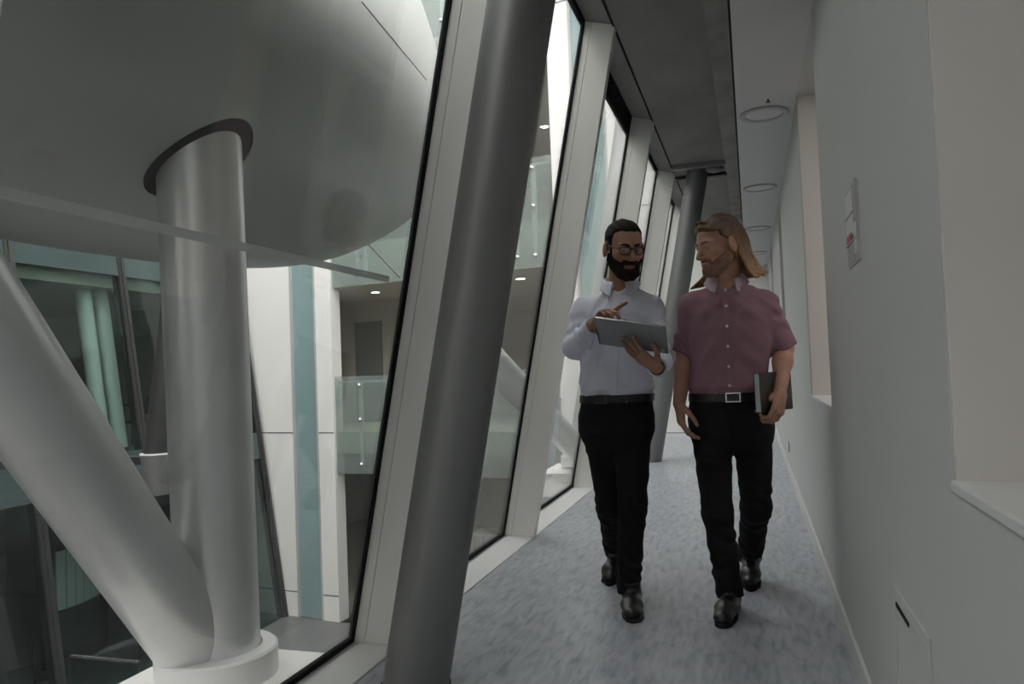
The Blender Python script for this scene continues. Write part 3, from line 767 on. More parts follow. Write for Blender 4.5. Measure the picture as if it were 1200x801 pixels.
def skull(s, f, u):
    q = (s, f, u); A = np.abs(s); qa = (A, f, u)
    d = ell_d((s, f + .014, u - .028), (.077, .098, .088))
    d = smin(d, ell_d((s, f - .030, u + .045), (.060, .060, .076)), .03)
    d = smin(d, cap_d(qa, (.050, .0, -.060), (.022, .070, -.103), .020, .017), .025)
    d = smin(d, cap_d(qa, (0, .072, -.104), (.012, .072, -.104), .016, .015), .018)
    d = smin(d, ell_d((A - .040, f - .056, u + .026), (.024, .024, .02)), .022)
    d = smin(d, cap_d(qa, (.012, .080, .020), (.044, .068, .018), .010, .010), .014)
    d = np.maximum(d, -(ell_d((A - .032, f - .094, u + .001), (.020, .017, .013))) * 1.0)
    return d
def face(s, f, u):
    A = np.abs(s); qa = (A, f, u); q = (s, f, u)
    d = skull(s, f, u)
    d = smin(d, ell_d((A - .032, f - .0715, u - .0015), (.0155, .0142, .0100)), .004)      # upper lids
    d = smin(d, ell_d((A - .032, f - .069, u + .0135), (.015, .0125, .0075)), .004)
    d = smin(d, cap_d(q, (0, .086, .010), (0, .112, -.036), .0075, .0115), .012)
    d = smin(d, ell_d((A - .0125, f - .098, u + .041), (.0085, .011, .008)), .007)
    d = smin(d, ell_d((s, f - .086, u + .067), (.025, .012, .0065)), .006)
    d = smin(d, ell_d((s, f - .085, u + .078), (.021, .012, .0075)), .006)
    return d
def ears(F, H, k=.006):
    for sg in (-1, 1):
        R = np.stack([H.s * .92 + H.f * -.38 * sg, H.f * .92 + H.s * .38 * sg, H.u * .97 - H.f * .2], 1)
        F.ell(H.p(sg * .084, -.010, -.014), np.array((.012, .022, .035)) * H.k, R, k)
        F.ell(H.p(sg * .098, -.002, -.008), np.array((.008, .010, .017)) * H.k, R, .005, 'sub')

def hand(F, W, D, N, right, curls, thumb, k=1.0, spread=.12, fwrist=None):
    D = V(D).normalized(); N = V(N); N = (N - D * N.dot(D)).normalized(); T = D.cross(N) if right else N.cross(D)
    W = V(W); off = (.029, .010, -.010, -.028); dist = (.090, .094, .089, .080)
    lens = ((.043, .026, .021), (.048, .030, .022), (.045, .028, .022), (.034, .021, .019)); rad = (.0098, .0100, .0095, .0083)
    tips = []
    for i in range(4):
        kn = W + k * (D * dist[i] + T * off[i] - N * .002)
        F.cap(W + k * (D * .008 + T * off[i] * .55), kn, k * .0155, k * .0125, .014)
        b = (D + T * spread * off[i] / .028).normalized(); p = kn; a = 0
        for j in range(3):
            a += math.radians(curls[i][j]); d = b * math.cos(a) + N * math.sin(a); p2 = p + d * lens[i][j] * k
            F.cap(p, p2, k * rad[i] * (1 - .08 * j), k * rad[i] * (1 - .08 * (j + 1)), .0035); p = p2
        tips.append(p)
    F.cap(W + D * .02 * k, W + k * (D * .07 - T * .02 + N * .006), .018 * k, .015 * k, .014)
    p = W + k * (D * .018 + T * .022 + N * .006)
    for j, (L, r, dr) in enumerate(zip((.047, .034, .028), (.0150, .0108, .0098), thumb)):
        d = (D * dr[0] + T * dr[1] + N * dr[2]).normalized(); p2 = p + d * L * k
        F.cap(p, p2, k * r, k * r * .86, .008 if j == 0 else .004); p = p2
    return tips

def emit_mesh(name, PF, material, parent=None, **props):
    P, Fc = PF
    me = bpy.data.meshes.new(name); me.vertices.add(len(P)); me.vertices.foreach_set('co', P.astype(np.float32).ravel())
    me.loops.add(Fc.size); me.loops.foreach_set('vertex_index', Fc.astype(np.int32).ravel())
    me.polygons.add(len(Fc)); me.polygons.foreach_set('loop_start', np.arange(0, Fc.size, 4, dtype=np.int32))
    me.update(calc_edges=True); me.validate()
    me.polygons.foreach_set('use_smooth', [True] * len(me.polygons)); me.materials.append(material)
    o = bpy.data.objects.new(name, me); COL.objects.link(o)
    if parent is not None: o.parent = parent; o.matrix_parent_inverse = parent.matrix_basis.inverted()
    for k, v in props.items(): o[k] = v
    return o

def skin_mat(name, col):
    mt = mat(name, col, 0.5, vary=0.10, vscale=22, bump=0.06, bscale=300, spec=.35)
    b = mt.node_tree.nodes['Principled BSDF']; b.inputs['Subsurface Weight'].default_value = .12; b.inputs['Subsurface Radius'].default_value = (.01, .004, .002)
    return mt
def fabric(name, col, check=None):
    return mat(name, col, 0.85, vary=0.05, vscale=420, detail=1, bump=0.12, bscale=700, spec=.2)
M['skin_a'] = skin_mat('olive_skin', (0.36, 0.19, 0.125, 1)); M['skin_b'] = skin_mat('fair_skin', (0.43, 0.235, 0.165, 1))
M['hair_dark'] = mat('dark_hair', (0.014, 0.011, 0.009, 1), 0.75, spec=.15, vary=.4, vscale=160, bump=.5, bscale=350)
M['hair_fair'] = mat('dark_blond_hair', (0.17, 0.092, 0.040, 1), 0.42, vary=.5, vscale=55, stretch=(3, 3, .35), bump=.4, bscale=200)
def hair_light_gradient(mt, z0, z1, k0, k1):
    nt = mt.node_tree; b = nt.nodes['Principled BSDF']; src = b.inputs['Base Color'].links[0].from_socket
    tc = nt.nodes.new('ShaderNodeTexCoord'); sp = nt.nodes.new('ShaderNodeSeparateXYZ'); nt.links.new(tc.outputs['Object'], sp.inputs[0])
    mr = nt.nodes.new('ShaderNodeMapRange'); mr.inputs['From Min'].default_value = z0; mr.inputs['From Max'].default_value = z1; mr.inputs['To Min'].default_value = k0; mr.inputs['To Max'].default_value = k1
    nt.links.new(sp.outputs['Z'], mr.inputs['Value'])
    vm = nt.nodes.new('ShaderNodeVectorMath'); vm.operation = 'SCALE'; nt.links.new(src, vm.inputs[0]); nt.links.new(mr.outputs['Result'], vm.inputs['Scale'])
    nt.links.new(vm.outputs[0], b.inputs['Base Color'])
hair_light_gradient(M['hair_fair'], 1.50, 1.74, 1.75, 0.45)  # paints window light onto the hair ends and shade onto the crown
M['stubble'] = mat('sandy_stubble', (0.23, 0.122, 0.080, 1), 0.7, vary=.3, vscale=200, bump=.4, bscale=400)
M['shirt_a'] = fabric('pale_lilac_shirt', (0.70, 0.71, 0.81, 1)); M['shirt_b'] = fabric('mauve_shirt', (0.25, 0.142, 0.170, 1))
M['collar_b'] = fabric('pale_collar_lining', (0.42, 0.33, 0.36, 1))
M['jeans'] = fabric('black_denim', (0.011, 0.011, 0.013, 1)); M['leather'] = mat('black_leather', (0.012, 0.011, 0.011, 1), 0.38, vary=.1, bump=.05, bscale=120)
M['sole'] = mat('black_rubber', (0.008, 0.008, 0.008, 1), .7)
M['eye_white'] = mat('eye_white', (.40, .36, .33, 1), .2); M['iris'] = mat('brown_iris', (.04, .022, .012, 1), .2)
M['lip_a'] = mat('lips_a', (.26, .10, .08, 1), .45); M['lip_b'] = mat('lips_b', (.36, .16, .13, 1), .45)
M['frame_black'] = mat('black_acetate', (.012, .012, .013, 1), .25); M['lens'] = glass('spectacle_lens', (.97, .97, .97, 1), .8)
M['button_pearl'] = mat('pearl_button', (.72, .70, .70, 1), .3)

def ring_band(rows_at, z0, z1, t, n=72, e=2.3, a0=0, a1=2 * math.pi):
    """band hugging a superelliptic waist: rows_at(z) -> cx, cy, rx, ry"""
    mb = MB(); full = abs(a1 - a0 - 2 * math.pi) < 1e-6; m = n if full else n + 1; vv = []
    for (z, dr) in ((z0, 0), (z1, 0), (z1, t), (z0, t)):
        cx, cy, rx, ry = rows_at(z)
        for k in range(m):
            a = a0 + (a1 - a0) * k / n; c, s = math.cos(a), math.sin(a); rr = (abs(c) ** e + abs(s) ** e) ** (-1 / e)
            vv.append((cx + (rx + dr) * c * rr, cy + (ry + dr) * s * rr, z))
    ff = []
    for i in range(4):
        j = (i + 1) % 4
        for k in range(n):
            k2 = (k + 1) % m; ff.append((i * m + k, i * m + k2, j * m + k2, j * m + k))
    if not full: ff += [tuple(i * m for i in range(4)), tuple(i * m + n for i in range(4))]
    return mb.add(vv, ff)

def rows_fn(rows, grow=0.0):
    r = np.array(rows); return lambda z: tuple(np.interp(z, r[:, 0], r[:, j]) + (grow if j > 2 else 0) for j in range(1, 5))

def collar(nb, up, front, rn, name, material, parent, lining=None, h=.034, gap=.30, back_rise=.02, flap=.06):
    """folded shirt collar round the neck base nb"""
    up = V(up).normalized(); fr = V(front); fr = (fr - up * fr.dot(up)).normalized(); sd = up.cross(fr)
    n = 40; vv = []
    for k in range(n + 1):
        a = gap + (2 * math.pi - 2 * gap) * k / n; c, s = math.cos(a), math.sin(a)
        front_w = max(0, c) ** 2; rise = back_rise * (1 - c) / 2
        d = fr * c + sd * s; nbp = V(nb) + up * rise
        fl = flap * (.62 + .55 * max(0, c) ** 3)
        for (r, hh) in ((rn, -.012), (rn - .002, h * .6), (rn + .003, h * .95 - .006 * front_w), (rn + .010, h * .8 - .006 * front_w), (rn + .020 + .008 * front_w, h * .2 - fl * .25), (rn + .026 + .020 * front_w, h - fl - .012 * front_w)):
            vv.append(nbp + d * r * (1.0 + .06 * abs(s)) + up * hh)
    ff = [(k * 6 + j, (k + 1) * 6 + j, (k + 1) * 6 + j + 1, k * 6 + j + 1) for k in range(n) for j in range(5)]
    o = new(name, MB().add(vv, ff), material, parent, smooth=60)
    sm = o.modifiers.new('solid', 'SOLIDIFY'); sm.thickness = .0028; sm.offset = 0
    ss = o.modifiers.new('sub', 'SUBSURF'); ss.levels = 1; ss.render_levels = 1
    return o

def placket(rows_at, z0, z1, x_at, parent, material, bmat, zs, e=2.3, w=.015, t=.004):
    vv = []; n = 30
    fy = lambda x, z: (lambda cx, cy, rx, ry: cy - ry * max(0.0, 1 - abs((x - cx) / rx) ** e) ** (1 / e))(*rows_at(z))
    for i in range(n + 1):
        z = z0 + (z1 - z0) * i / n; x = x_at(z)
        for dx, dt in ((-w, -.006), (-w, t), (w, t), (w, -.006)): vv.append((x + dx, fy(x + dx, z) - dt, z))
    ff = [(4 * i + j, 4 * i + (j + 1) % 4, 4 * i + 4 + (j + 1) % 4, 4 * i + 4 + j) for i in range(n) for j in range(4)] + [(0, 1, 2, 3), tuple(4 * n + j for j in (3, 2, 1, 0))]
    new('placket', MB().add(vv, ff), material, parent, smooth=35)
    for z in zs:
        x = x_at(z); new('button', MB().lathe([(0, 0), (.0058, 0), (.0062, .0012), (.0058, .0024), (.003, .0018)], (x, fy(x, z) - t, z), (0, -1, 0), 16), bmat, parent, smooth=40)

def shoe(ankle, heel, toe, hz, parent):
    """ankle, heel and toe tip on the ground plane; hz = how far the heel is lifted"""
    heel, toe = V(heel), V(toe); heel = heel + V((0, 0, hz)); d = (toe - heel); L = d.length; d.normalize()
    sd = d.cross(V((0, 0, 1))).normalized(); up = sd.cross(d)
    P = lambda a, b, c: heel + sd * a + d * b + up * c
    pts = [P(0, b, 0) for b in (0, L)] + [V(ankle)]
    lo = [min(p[i] for p in pts) - .11 for i in range(3)]; hi = [max(p[i] for p in pts) + .12 for i in range(3)]
    F = Field(lo, hi, .0032)
    fl = (up, .80)
    F.ell(P(0, .045, .048), (.038, .052, .050), np.stack([np.array(sd), np.array(d), np.array(up)], 1), .02)
    F.cap(P(0, .06, .048), P(0, .17, .040), .041, .045, .02, flat=fl); F.cap(P(.004, .17, .038), P(.002, L - .052, .030), .047, .040, .02, flat=(up, .68))
    F.cap(P(0, .05, .05), P(0, .068, .118), .040, .043, .02, end=True)
    for q in (.105, .122, .139, .156): F.cap(P(-.018, q, .083 - (q - .1) * .28), P(.018, q, .083 - (q - .1) * .28), .004, .004, .003)
    F.cutplane(P(0, 0, .012), -np.array(up))
    sh = emit_mesh('shoe', F.mesh(), M['leather'], parent)
    prof = [(0, .030), (.02, .036), (.06, .037), (.10, .036), (.15, .042), (.19, .047), (.23, .044), (L - .028, .032), (L - .014, .024), (L - .005, .012), (L - .001, .004)]
    out = [(-w, y) for y, w in prof] + [(w, y) for y, w in prof[::-1]]
    n = len(out); vv = [P(a * 1.03, b, c) for c in (.0, .017) for a, b in out]
    ff = [tuple(range(n)), tuple(range(n, 2 * n))[::-1]] + [(i, (i + 1) % n, n + (i + 1) % n, n + i) for i in range(n)]
    new('sole', MB().add(vv, ff), M['sole'], sh, bevel=.003)
    new('heel_block', MB().add([P(a, b, c) for c in (-.0, .012) for a, b in ((-.033, .004), (.033, .004), (.036, .07), (-.036, .07))], [(3, 2, 1, 0), (4, 5, 6, 7), (0, 1, 5, 4), (1, 2, 6, 5), (2, 3, 7, 6), (3, 0, 4, 7)]), M['sole'], sh)
    return sh

def eyes(H, parent, look_down=.35):
    for sg in (-1, 1):
        c = V(H.p(sg * .032, .0700, -.0015)); g = V(H.f) - V(H.u) * look_down; g.normalize()
        e = new('eye', MB().ball(c, .0122 * H.k, 16, 12), M['eye_white'], parent, smooth=180)
        new('iris', MB().ball(c + g * .0075 * H.k, .0062 * H.k, 12, 8), M['iris'], e, smooth=180)

def brows(H, parent, material, w=.0045):
    for sg in (-1, 1):
        pts = [H.p(sg * a, b, c) for a, b, c in ((.012, .0905, .0175), (.022, .0905, .0215), (.034, .0845, .0235), (.046, .074, .0185))]
        new('eyebrow', MB().tube(pts, [w * .8, w, w * .9, w * .4], 10), material, parent, smooth=180)

# ------------------------------------------------------------------ walker on the left: pale shirt, beard, glasses, tablet
def person_left():
    root = thing('person', (-0.64, 3.62, 0), 'bearded person in glasses and pale lilac shirt walking while holding a tablet', 'person')
    Yb = 3.66
    A = lambda x, y, Y=Yb: np.array(at(x, y, Y))
    H = Head(A(731, 289, 3.54), (0.50, -.82, -.32), 1.03, .0)
    neck = A(727, 334, 3.63); chest = A(726, 385, 3.65); belt = A(723, 466, 3.67); crotch = A(722, 520, 3.68)
    S_ = {-1: A(684, 362, 3.65), 1: A(763, 362, 3.64)}                         # -1: the person's right (photo left)
    E_ = {-1: A(674, 405, 3.60), 1: A(772, 422, 3.55)}
    Wr = {-1: A(698, 380, 3.38), 1: A(770, 431, 3.36)}
    torso = [(crotch[2] + .055, crotch[0], 3.685, .130, .092), (crotch[2] + .11, crotch[0], 3.685, .150, .106), (belt[2], belt[0], 3.675, .160, .112), (belt[2] + .10, belt[0] + .002, 3.668, .163, .115),
             (chest[2], chest[0], 3.66, .174, .120), (chest[2] + .07, chest[0], 3.655, .178, .110), (neck[2] - .075, neck[0], 3.65, .148, .090), (neck[2] - .035, neck[0], 3.645, .098, .074), (neck[2] + .005, neck[0], 3.64, .066, .060)]
    hip = {-1: A(704, 505, 3.68), 1: A(742, 505, 3.68)}
    knee = {-1: A(715, 592, 3.72), 1: A(741, 594, 3.58)}
    ank = {-1: A(721, 664, 4.02), 1: A(737, 683, 3.56)}
    ank[-1][2] = .155; ank[1][2] = .105
    lo, hi = (-1.02, 3.06, -.01), (-.28, 4.22, 1.86)
    # body
    F = Field(lo, hi, .0036)
    F.loft(torso, .03)
    for sg in (-1, 1):
        F.ell(S_[sg], (.050, .052, .050), None, .03)
        F.cap(S_[sg], E_[sg], .043, .036, .03); F.cap(E_[sg], Wr[sg], .038, .0265, .02)
        F.cap(hip[sg], knee[sg], .078, .050, .03); F.cap(knee[sg], ank[sg], .050, .035, .02)
    F.cap(neck + np.array((0, .01, -.03)), H.p(0, -.02, -.045), .060, .055, .025)
    F.local(H, (-.11, -.13, -.14), (.11, .14, .14), face, .016); ears(F, H)
    TL, TR, BL, BR = (V(at(*p)) for p in ((698, 371, 3.22), (782, 383, 3.20), (703, 403, 3.39), (781, 413, 3.37)))
    tx = ((TR - TL) + (BR - BL)).normalized(); ty = ((TL - BL) + (TR - BR)); ty = (ty - tx * ty.dot(tx)).normalized(); tn = tx.cross(ty)      # tn: towards the camera / floor?
    if tn.y > 0: tn = -tn
    tc = (TL + TR + BL + BR) / 4
    # left hand under the back of the tablet, fingers spread
    wl = V(Wr[1]); tgt = tc + tx * (-.005) - ty * .035 + tn * .0375
    D = (tgt - wl).normalized()
    tipsL = hand(F, wl, D, -tn, False, ((4, 10, 10), (3, 8, 8), (4, 8, 10), (8, 12, 12)), ((.6, .8, .12), (.75, .6, .02), (.9, .4, .0)), 1.02, .30)
    # right hand over the screen, index pointing along the top edge
    wr_ = V(Wr[-1]) - tn * .012; D2 = (V(at(716, 364, 3.31)) - tn * .012 - wr_).normalized()
    N2 = (V((.15, -.25, -1.0)))
    tipsR = hand(F, wr_, D2, N2, True, ((-4, 8, 6), (38, 42, 25), (48, 48, 30), (52, 50, 30)), ((.6, .75, .3), (.8, .45, .35), (.9, .2, .3)), 1.0, .10)
    emit_mesh('body', F.mesh(), M['skin_a'], root)
    # shirt
    st = [(z, cx, cy, rx + .012, ry + .012) for z, cx, cy, rx, ry in torso[1:]]; st[-1] = (neck[2] - .018,) + st[-1][1:3] + (.082, .070)
    st[1] = (belt[2] + .005, belt[0], 3.675, .166, .116); st.insert(2, (belt[2] + .045, belt[0], 3.672, .176, .128))
    F = Field((lo[0], 3.15, belt[2] - .06), (hi[0], 3.86, neck[2] + .08), .0038)
    F.loft(st, .03, wr=.0095)
    for sg in (-1, 1):
        F.ell(S_[sg] + np.array((-.004 * sg, 0, -.004)), (.056, .062, .056), None, .045)
        e2 = E_[sg] + (Wr[sg] - E_[sg]) * .02
        F.cap(S_[sg], E_[sg], .056, .051, .03, wr=.0095); F.cap(E_[sg], E_[sg] + (Wr[sg] - E_[sg]) * (.90 if sg < 0 else .86), .053, .042, .022, end=True, wr=.0095)
        F.ell(E_[sg] + np.array((0, .006, -.008)), (.053, .053, .053), None, .03)
    F.cap(neck + np.array((0, 0, -.03)), H.p(0, -.02, -.04), .0585, .060, .006, 'sub')
    F.cap(neck + np.array((.002, -.075, -.01)), neck + np.array((.002, -.12, .03)), .026, .04, .01, 'sub')
    F.cutz(belt[2] - .012)
    sh = emit_mesh('shirt', F.mesh(), M['shirt_a'], root)
    if DEBUG: print('DBG tips L', [round((p - tc).dot(tn), 4) for p in tipsL], 'R', [(round((p - tc).dot(tn), 4), round((p - tc).dot(ty), 3)) for p in tipsR], 'wrist', round((wr_ - tc).dot(tn), 3), round((wl - tc).dot(tn), 3))
    sf = rows_fn(st)
    collar(neck + np.array((0, .000, -.004)), (.02, -.16, 1), (.05, -1, 0), .066, 'collar', M['shirt_a'], sh, gap=.36, h=.030)
    placket(sf, belt[2] + .005, neck[2] - .075, lambda z: belt[0] + (neck[0] - belt[0]) * (z - belt[2]) / (neck[2] - belt[2]) + .004, sh, M['shirt_a'], M['button_pearl'], [belt[2] + .06 + .085 * i for i in range(5)], t=.0075)
    for sg in (-1, 1):
        c0 = V(E_[sg] + (Wr[sg] - E_[sg]) * (.78 if sg < 0 else .76)); c1 = V(E_[sg] + (Wr[sg] - E_[sg]) * (.935 if sg < 0 else .89))
        new('cuff', MB().lathe([(.036, 0), (.046, .0), (.048, .004), (.0425, (c1 - c0).length), (.036, (c1 - c0).length)], c0, c1 - c0, 32, closed=True), M['shirt_a'], sh, smooth=40)
    # trousers
    F = Field((-.98, 3.40, .02), (-.34, 4.22, belt[2] + .06), .0042)
    tr = [(crotch[2] - .015, crotch[0], 3.685, .120, .095), (crotch[2] + .06, crotch[0], 3.685, .174, .129), (belt[2] + .02, belt[0], 3.675, .170, .121)]
    F.loft(tr, .05)
    for sg in (-1, 1):
        F.cap(hip[sg] + np.array((0, 0, .05)), knee[sg], .092, .064, .045, wr=.004); F.cap(knee[sg], ank[sg] + (ank[sg] - knee[sg]) * (.15 if sg > 0 else .14), .064, .053, .03, end=True, wr=.0065)
    F.cap(crotch + np.array((0, -.13, .06)), crotch + np.array((0, -.12, .16)), .004, .004, .004)
    to = emit_mesh('trousers', F.mesh(), M['jeans'], root)
    for px, py in ((697.5, 472), (734.5, 470.5)):
        c = at(px, py, 3.545); new('rivet', MB().ball(c, .0045, 10, 6), M['chrome'], to)
    bf = rows_fn(tr, .001)
    be = new('belt', ring_band(bf, belt[2] - .018, belt[2] + .018, .0075), M['leather'], root, smooth=30)
    bx = belt[0] + (709 - 723) / 246.; by = 3.675 - .128
    new('buckle', MB().box(bx - .028, bx + .028, by - .006, by, belt[2] - .022, belt[2] - .017).box(bx - .028, bx + .028, by - .006, by, belt[2] + .016, belt[2] + .021).box(bx - .028, bx - .022, by - .006, by, belt[2] - .02, belt[2] + .02).box(bx + .022, bx + .028, by - .006, by, belt[2] - .02, belt[2] + .02), M['darksteel'], be, bevel=.001)
    # head details
    F = Field(H.p(0, 0, 0) - .19, H.p(0, 0, 0) + .19, .003)
    def hair(s, f, u):
        A_ = np.abs(s); d = skull(s, f, u) - .0030 - .0035 * np.clip((u - .02) / .06, 0, 1) - .0015 * np.sin(150 * s + 3 * np.sin(60 * u)) * (u > .04)
        top = np.maximum(.060 + .22 * np.maximum(f, 0) - u, f - (.066 - .75 * np.maximum(A_ - .018, 0)))
        back = np.maximum(np.maximum(f + .004, -.062 - u), f + .030 - 1.2 * np.maximum(u - .018, -.02))
        side = np.maximum(np.maximum(f - .028, -.010 - f), np.maximum(.055 - A_, np.maximum(-.05 - u, u - .075)))
        keep = np.minimum(np.minimum(top, back), side)
        ear = ell_d((A_ - .085, f + .010, u + .014), (.035, .026, .036))
        return np.maximum(np.maximum(d, keep), -ear)
    F.local(H, (-.12, -.14, -.12), (.12, .13, .15), hair, 0); emit_mesh('hair', F.mesh(), M['hair_dark'], root)
    F = Field(H.p(0, 0, 0) - .20, H.p(0, 0, 0) + .20, .0028)
    def beard(s, f, u):
        A_ = np.abs(s)
        base = smin(skull(s, f, u), ell_d((s, f - .070, u + .102), (.034, .026, .026)), .03)
        d = base - .0095 - .0018 * np.sin(170 * s + 90 * u + 40 * f)
        line = u + .026 + .50 * np.maximum(f - .012, 0) - .9 * np.maximum(.026 - A_, 0) * 0   # cheek line falls forward
        must = np.maximum(np.maximum(A_ - .034, .050 - f), np.maximum(u + .046, -.066 - u))
        cheek = np.maximum(np.maximum(line, .006 - f), np.maximum(.030 - A_, -.20 - u))
        chin = np.maximum(u + .084, .010 - f)
        k_ = np.minimum(np.minimum(must, cheek), chin)
        lip = ell_d((s, f - .092, u + .074), (.019, .03, .0075))
        return np.maximum(np.maximum(d, k_), -lip)
    F.local(H, (-.12, -.06, -.18), (.12, .14, .05), beard, 0); emit_mesh('beard', F.mesh(), M['hair_dark'], root)
    eyes(H, root, .55); brows(H, root, M['hair_dark'], .0055)
    new('mouth', MB().ball(H.p(0, .0935, -.0735), (.016, .008, .006)), M['lip_a'], root, smooth=180)
    g = V(H.p(0, .108, .0)); gl = bpy.data.objects.new('glasses', None); COL.objects.link(gl); gl.parent = root; gl.location = g; gl.matrix_parent_inverse = root.matrix_basis.inverted()
    fr = MB()
    for sg in (-1, 1):
        rim = [H.p(sg * a, b, c) for a, b, c in ((.0105, .1035, .011), (.024, .103, .0145), (.046, .097, .0135), (.057, .0915, .008), (.056, .092, -.009), (.046, .097, -.0185), (.024, .103, -.0185), (.012, .104, -.010))]
        fr.tube(rim + rim[:2], [.0027, .003, .003, .003, .0022, .0018, .0018, .0022, .0027, .003], 8)
        fr.tube([H.p(sg * .057, .0915, .008), H.p(sg * .074, .070, .009), H.p(sg * .086, .005, .006), H.p(sg * .084, -.03, -.006)], .0026, 8)
        ln = MB().add([H.p(sg * a, b + e_, c) for e_ in (-.0006, .0006) for a, b, c in ((.0105, .1035, .011), (.024, .103, .0145), (.046, .097, .0135), (.057, .0915, .008), (.056, .092, -.009), (.046, .097, -.0185), (.024, .103, -.0185), (.012, .104, -.010))],
                      [tuple(range(8)), tuple(range(8, 16))[::-1]] + [(i, (i + 1) % 8, 8 + (i + 1) % 8, 8 + i) for i in range(8)])
        new('lens', ln, M['lens'], gl)
    fr.tube([H.p(-.0105, .104, .006), H.p(0, .1075, .009), H.p(.0105, .104, .006)], .0025, 8)
    new('spectacle_frame', fr, M['frame_black'], gl, smooth=60)
    # watch band on the left wrist
    a_ = V(Wr[1] - E_[1]).normalized(); wc = V(Wr[1]) - a_ * .012
    wt = new('watch_strap', MB().lathe([(.0285, -.011), (.0325, -.011), (.0325, .011), (.0285, .011)], wc, a_, 32, closed=True), M['plastic_black'], root, smooth=40)
    # shoes
    shoe(ank[1], (ank[1][0] + .004, 3.605, 0), A(742, 729, 3.31) * np.array((1, 1, 0)), .004, root)
    shoe(ank[-1], (ank[-1][0] + .012, 4.09, 0), np.array((A(714, 684, 3.86)[0], 3.84, 0)), .075, root)
    # tablet
    t = thing('tablet', tc, 'grey tablet held up by the person in the pale shirt', 'tablet')
    w2, h2 = (TR - TL).length / 2, .100
    new('case', MB().obox(tc, tx * w2, ty * h2, tn * .0045), mat('grey_tablet_back', (0.27, 0.275, 0.285, 1), .45, .1, vary=.03), t, bevel=.003)
    new('screen', MB().obox(tc - tn * .0047, tx * (w2 - .012), ty * (h2 - .012), tn * .0006), M['plastic_black'], t)
    new('kickstand_edge', MB().obox(tc - tx * (w2 - .001) - ty * .035, tx * .004, ty * .055, tn * .0075), M['plastic_black'], t, bevel=.002)
    new('square_mark', MB().obox(tc + tx * (w2 - .026) - ty * (h2 - .020) + tn * .0047, tx * .009, ty * .012, tn * .0006), mat('silver_mark', (.62, .63, .64, 1), .3), t)
    new('top_edge', MB().obox(tc + ty * (h2 + .0008), tx * (w2 - .004), ty * .001, tn * .0035), M['chrome'], t)
    return H
person_left()

